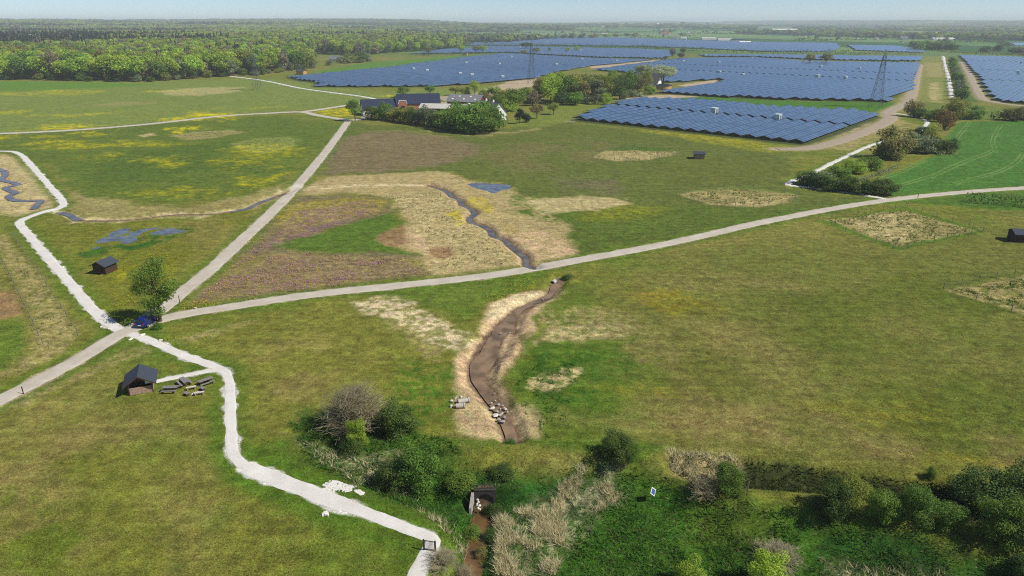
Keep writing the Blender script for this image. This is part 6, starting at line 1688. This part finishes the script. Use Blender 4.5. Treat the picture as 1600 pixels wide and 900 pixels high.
def pipe_mesh(r0, r1, L_, n=18):
    V = []; F = []
    for y in (-L_ / 2, L_ / 2):
        for r in (r0, r1):
            for k in range(n): a = 6.28318 * k / n; V.append((r * math.cos(a), y, r * math.sin(a)))
    for k in range(n):
        j = (k + 1) % n
        F += [(k, j, 2 * n + j, 2 * n + k), (n + k, 3 * n + k, 3 * n + j, n + j), (k, n + k, n + j, j), (2 * n + k, 2 * n + j, 3 * n + j, 3 * n + k)]
    me = bpy.data.meshes.new('pipe'); me.from_pydata(V, [], F); return me
for px, py, rz, L_, lb in ((724.5, 629, R(-68), 1.5, 'longer concrete pipe lying left of the brook'), (720, 637, R(-84), 1.15, 'shorter concrete pipe lying before the longer one')):
    x, y = at(px, py); t = thing('concrete_pipe', lb, 'pipe', (x, y, place_z(x, y) + .3), rz)
    link('barrel', pipe_mesh(.31, .24, L_), 'concrete', t); link('collar', pipe_mesh(.37, .312, .2), 'concrete', t, (0, L_ / 2 - .1, 0))
for px, py, lb in ((706, 628, 'white concrete block left of the pipes'), (712, 622.5, 'pale block behind the pipes'), (720, 620.5, 'grey block farthest behind the pipes'), (704.5, 636, 'low white block left of the shorter pipe')):
    rock(px, py, .3, .26, .26, lb, 'stone_pale')
simple('chalk_rubble', (214, 209, 200), .95, .15, .12, 4, bump=1.0, bdist=.05)
def heap(px, py, rx, ry, hgt, rz, label, cat='heap'):
    x, y = at(px, py); n = 60; g_ = np.linspace(-1, 1, n); X, Y = np.meshgrid(g_, g_)
    P = np.stack([X.ravel(), Y.ravel()], 1); r = np.hypot(P[:, 0], P[:, 1]); ca, sa = math.cos(rz), math.sin(rz)
    Wd = np.stack([x + P[:, 0] * rx * ca - P[:, 1] * ry * sa, y + P[:, 0] * rx * sa + P[:, 1] * ry * ca], 1)
    f = fbm(Wd, .35, 5, 4); k = sstep(.92, .72, r + (f - .5) * 1.7)
    z = terrain(Wd) - .12 + k * (.14 + hgt * f)
    i = np.arange(n * n).reshape(n, n)
    F = np.stack([i[:-1, :-1].ravel(), i[:-1, 1:].ravel(), i[1:, 1:].ravel(), i[1:, :-1].ravel()], 1)
    return tag(link('chalk_heap', npmesh('chalk_heap', np.column_stack([Wd, z]), F), 'chalk_rubble'), label, cat)
heap(533, 762, 2.1, 1.0, .05, R(-10), 'spread patch of white chalk rubble beside the path')
heap(560, 768, 1.1, .45, .04, R(-25), 'thin tail of chalk rubble right of the larger patch')
heap(508, 803.5, .45, .5, .25, 0, 'small heap of white chalk on the grass below the path')
# culvert headwall with a real pipe behind it
px_, py_ = PORTAL; t = thing('culvert', 'dark concrete culvert mouth at the head of the brown ditch', 'culvert', (px_, py_ + .25, DITCH_Z - .25), R(2))
n = 16; V = []; F = []; r = .86; cz = 1.05; Wd_, top = 1.12, 2.35
arc = [(r * math.cos(math.pi * k / n), cz + r * math.sin(math.pi * k / n)) for k in range(n + 1)]
outl = [(Wd_, -.3), (Wd_, top), (-Wd_, top), (-Wd_, -.3), (-r, -.3)] + arc[::-1] + [(r, -.3)]
b = MB().prism(outl, 0, .35).build('headwall', 'concrete_dark', t)
MB().box(-Wd_ - .04, -.03, top + .003, Wd_ + .04, .38, top + .1).build('coping', 'concrete_dark', t)
V = []; ring = [(-r, -.3)] + arc[::-1] + [(r, -.3)]
for yy in (.34, 9): V += [(a, yy, z) for a, z in ring]
k = len(ring); MB().add(V, [(i, i + 1, i + 1 + k, i + k) for i in range(k - 1)] + [tuple(range(k, 2 * k))]).build('barrel', 'concrete_dark', t)
MB().hexa([(-Wd_ - .02, -.02, -.3), (-Wd_ - .3, -.02, -.3), (-Wd_ - .55, -1.0, -.3), (-Wd_ - .3, -1.0, -.3), (-Wd_ - .02, -.02, 2.2), (-Wd_ - .3, -.02, 2.2), (-Wd_ - .55, -1.0, 1.0), (-Wd_ - .3, -1.0, 1.0)]).build('wing_wall', 'stone_grey', t)
b = MB()
for i in range(9): b.bar((-1.0 + i * .25, .2, top + .16), (-1.0 + i * .25, .2, top + .6), .03)
b.bar((-1.05, .2, top + .6), (1.05, .2, top + .6), .04); b.build('railing', 'gate_metal', t)
x, y = at(865, 437); t = thing('culvert', 'small pale pipe mouth under the road at the head of the brook', 'culvert', (x, y, place_z(x, y) + .1), R(-25))
link('pipe', pipe_mesh(.45, .36, 1.2), 'concrete', t); link('rim', pipe_mesh(.52, .451, .15), 'concrete', t, (0, -.5, 0))
# ------------------------------------------------------------------ haze: the air of the place
hz = MB().box(-26000, -300, -5.0, 26000, 27000, 115.0)
m, nt, out = new_mat('haze')
pv = nt.nodes.new('ShaderNodeVolumePrincipled')
pv.inputs['Color'].default_value = (.86, .93, 1.0, 1)
pv.inputs['Density'].default_value = .00013
pv.inputs['Anisotropy'].default_value = 0.0
nt.links.new(pv.outputs[0], out.inputs['Volume'])
o = stuff(hz.build('haze', 'haze'))
tag(o, 'thin pale blue haze over the far fields', 'haze')

# ------------------------------------------------------------------ look-alikes are told apart by their place
bpy.context.view_layer.update()
same = {}
for o in COL.objects:
    if o.parent is None and 'label' in o: same.setdefault(o['label'], []).append(o)
def ordinal(n):
    return '%d%s' % (n, 'th' if 10 <= n % 100 <= 20 else {1: 'st', 2: 'nd', 3: 'rd'}.get(n % 10, 'th'))
def seen_x(o):
    q = o.matrix_world.translation
    return q.x / (q.y * _c - (q.z - CAM_H) * _s)
for lb, obs in same.items():
    if len(obs) > 1:
        obs.sort(key=seen_x)
        for i, o in enumerate(obs): o['label'] = '%s, %s from the left' % (lb, ordinal(i + 1))
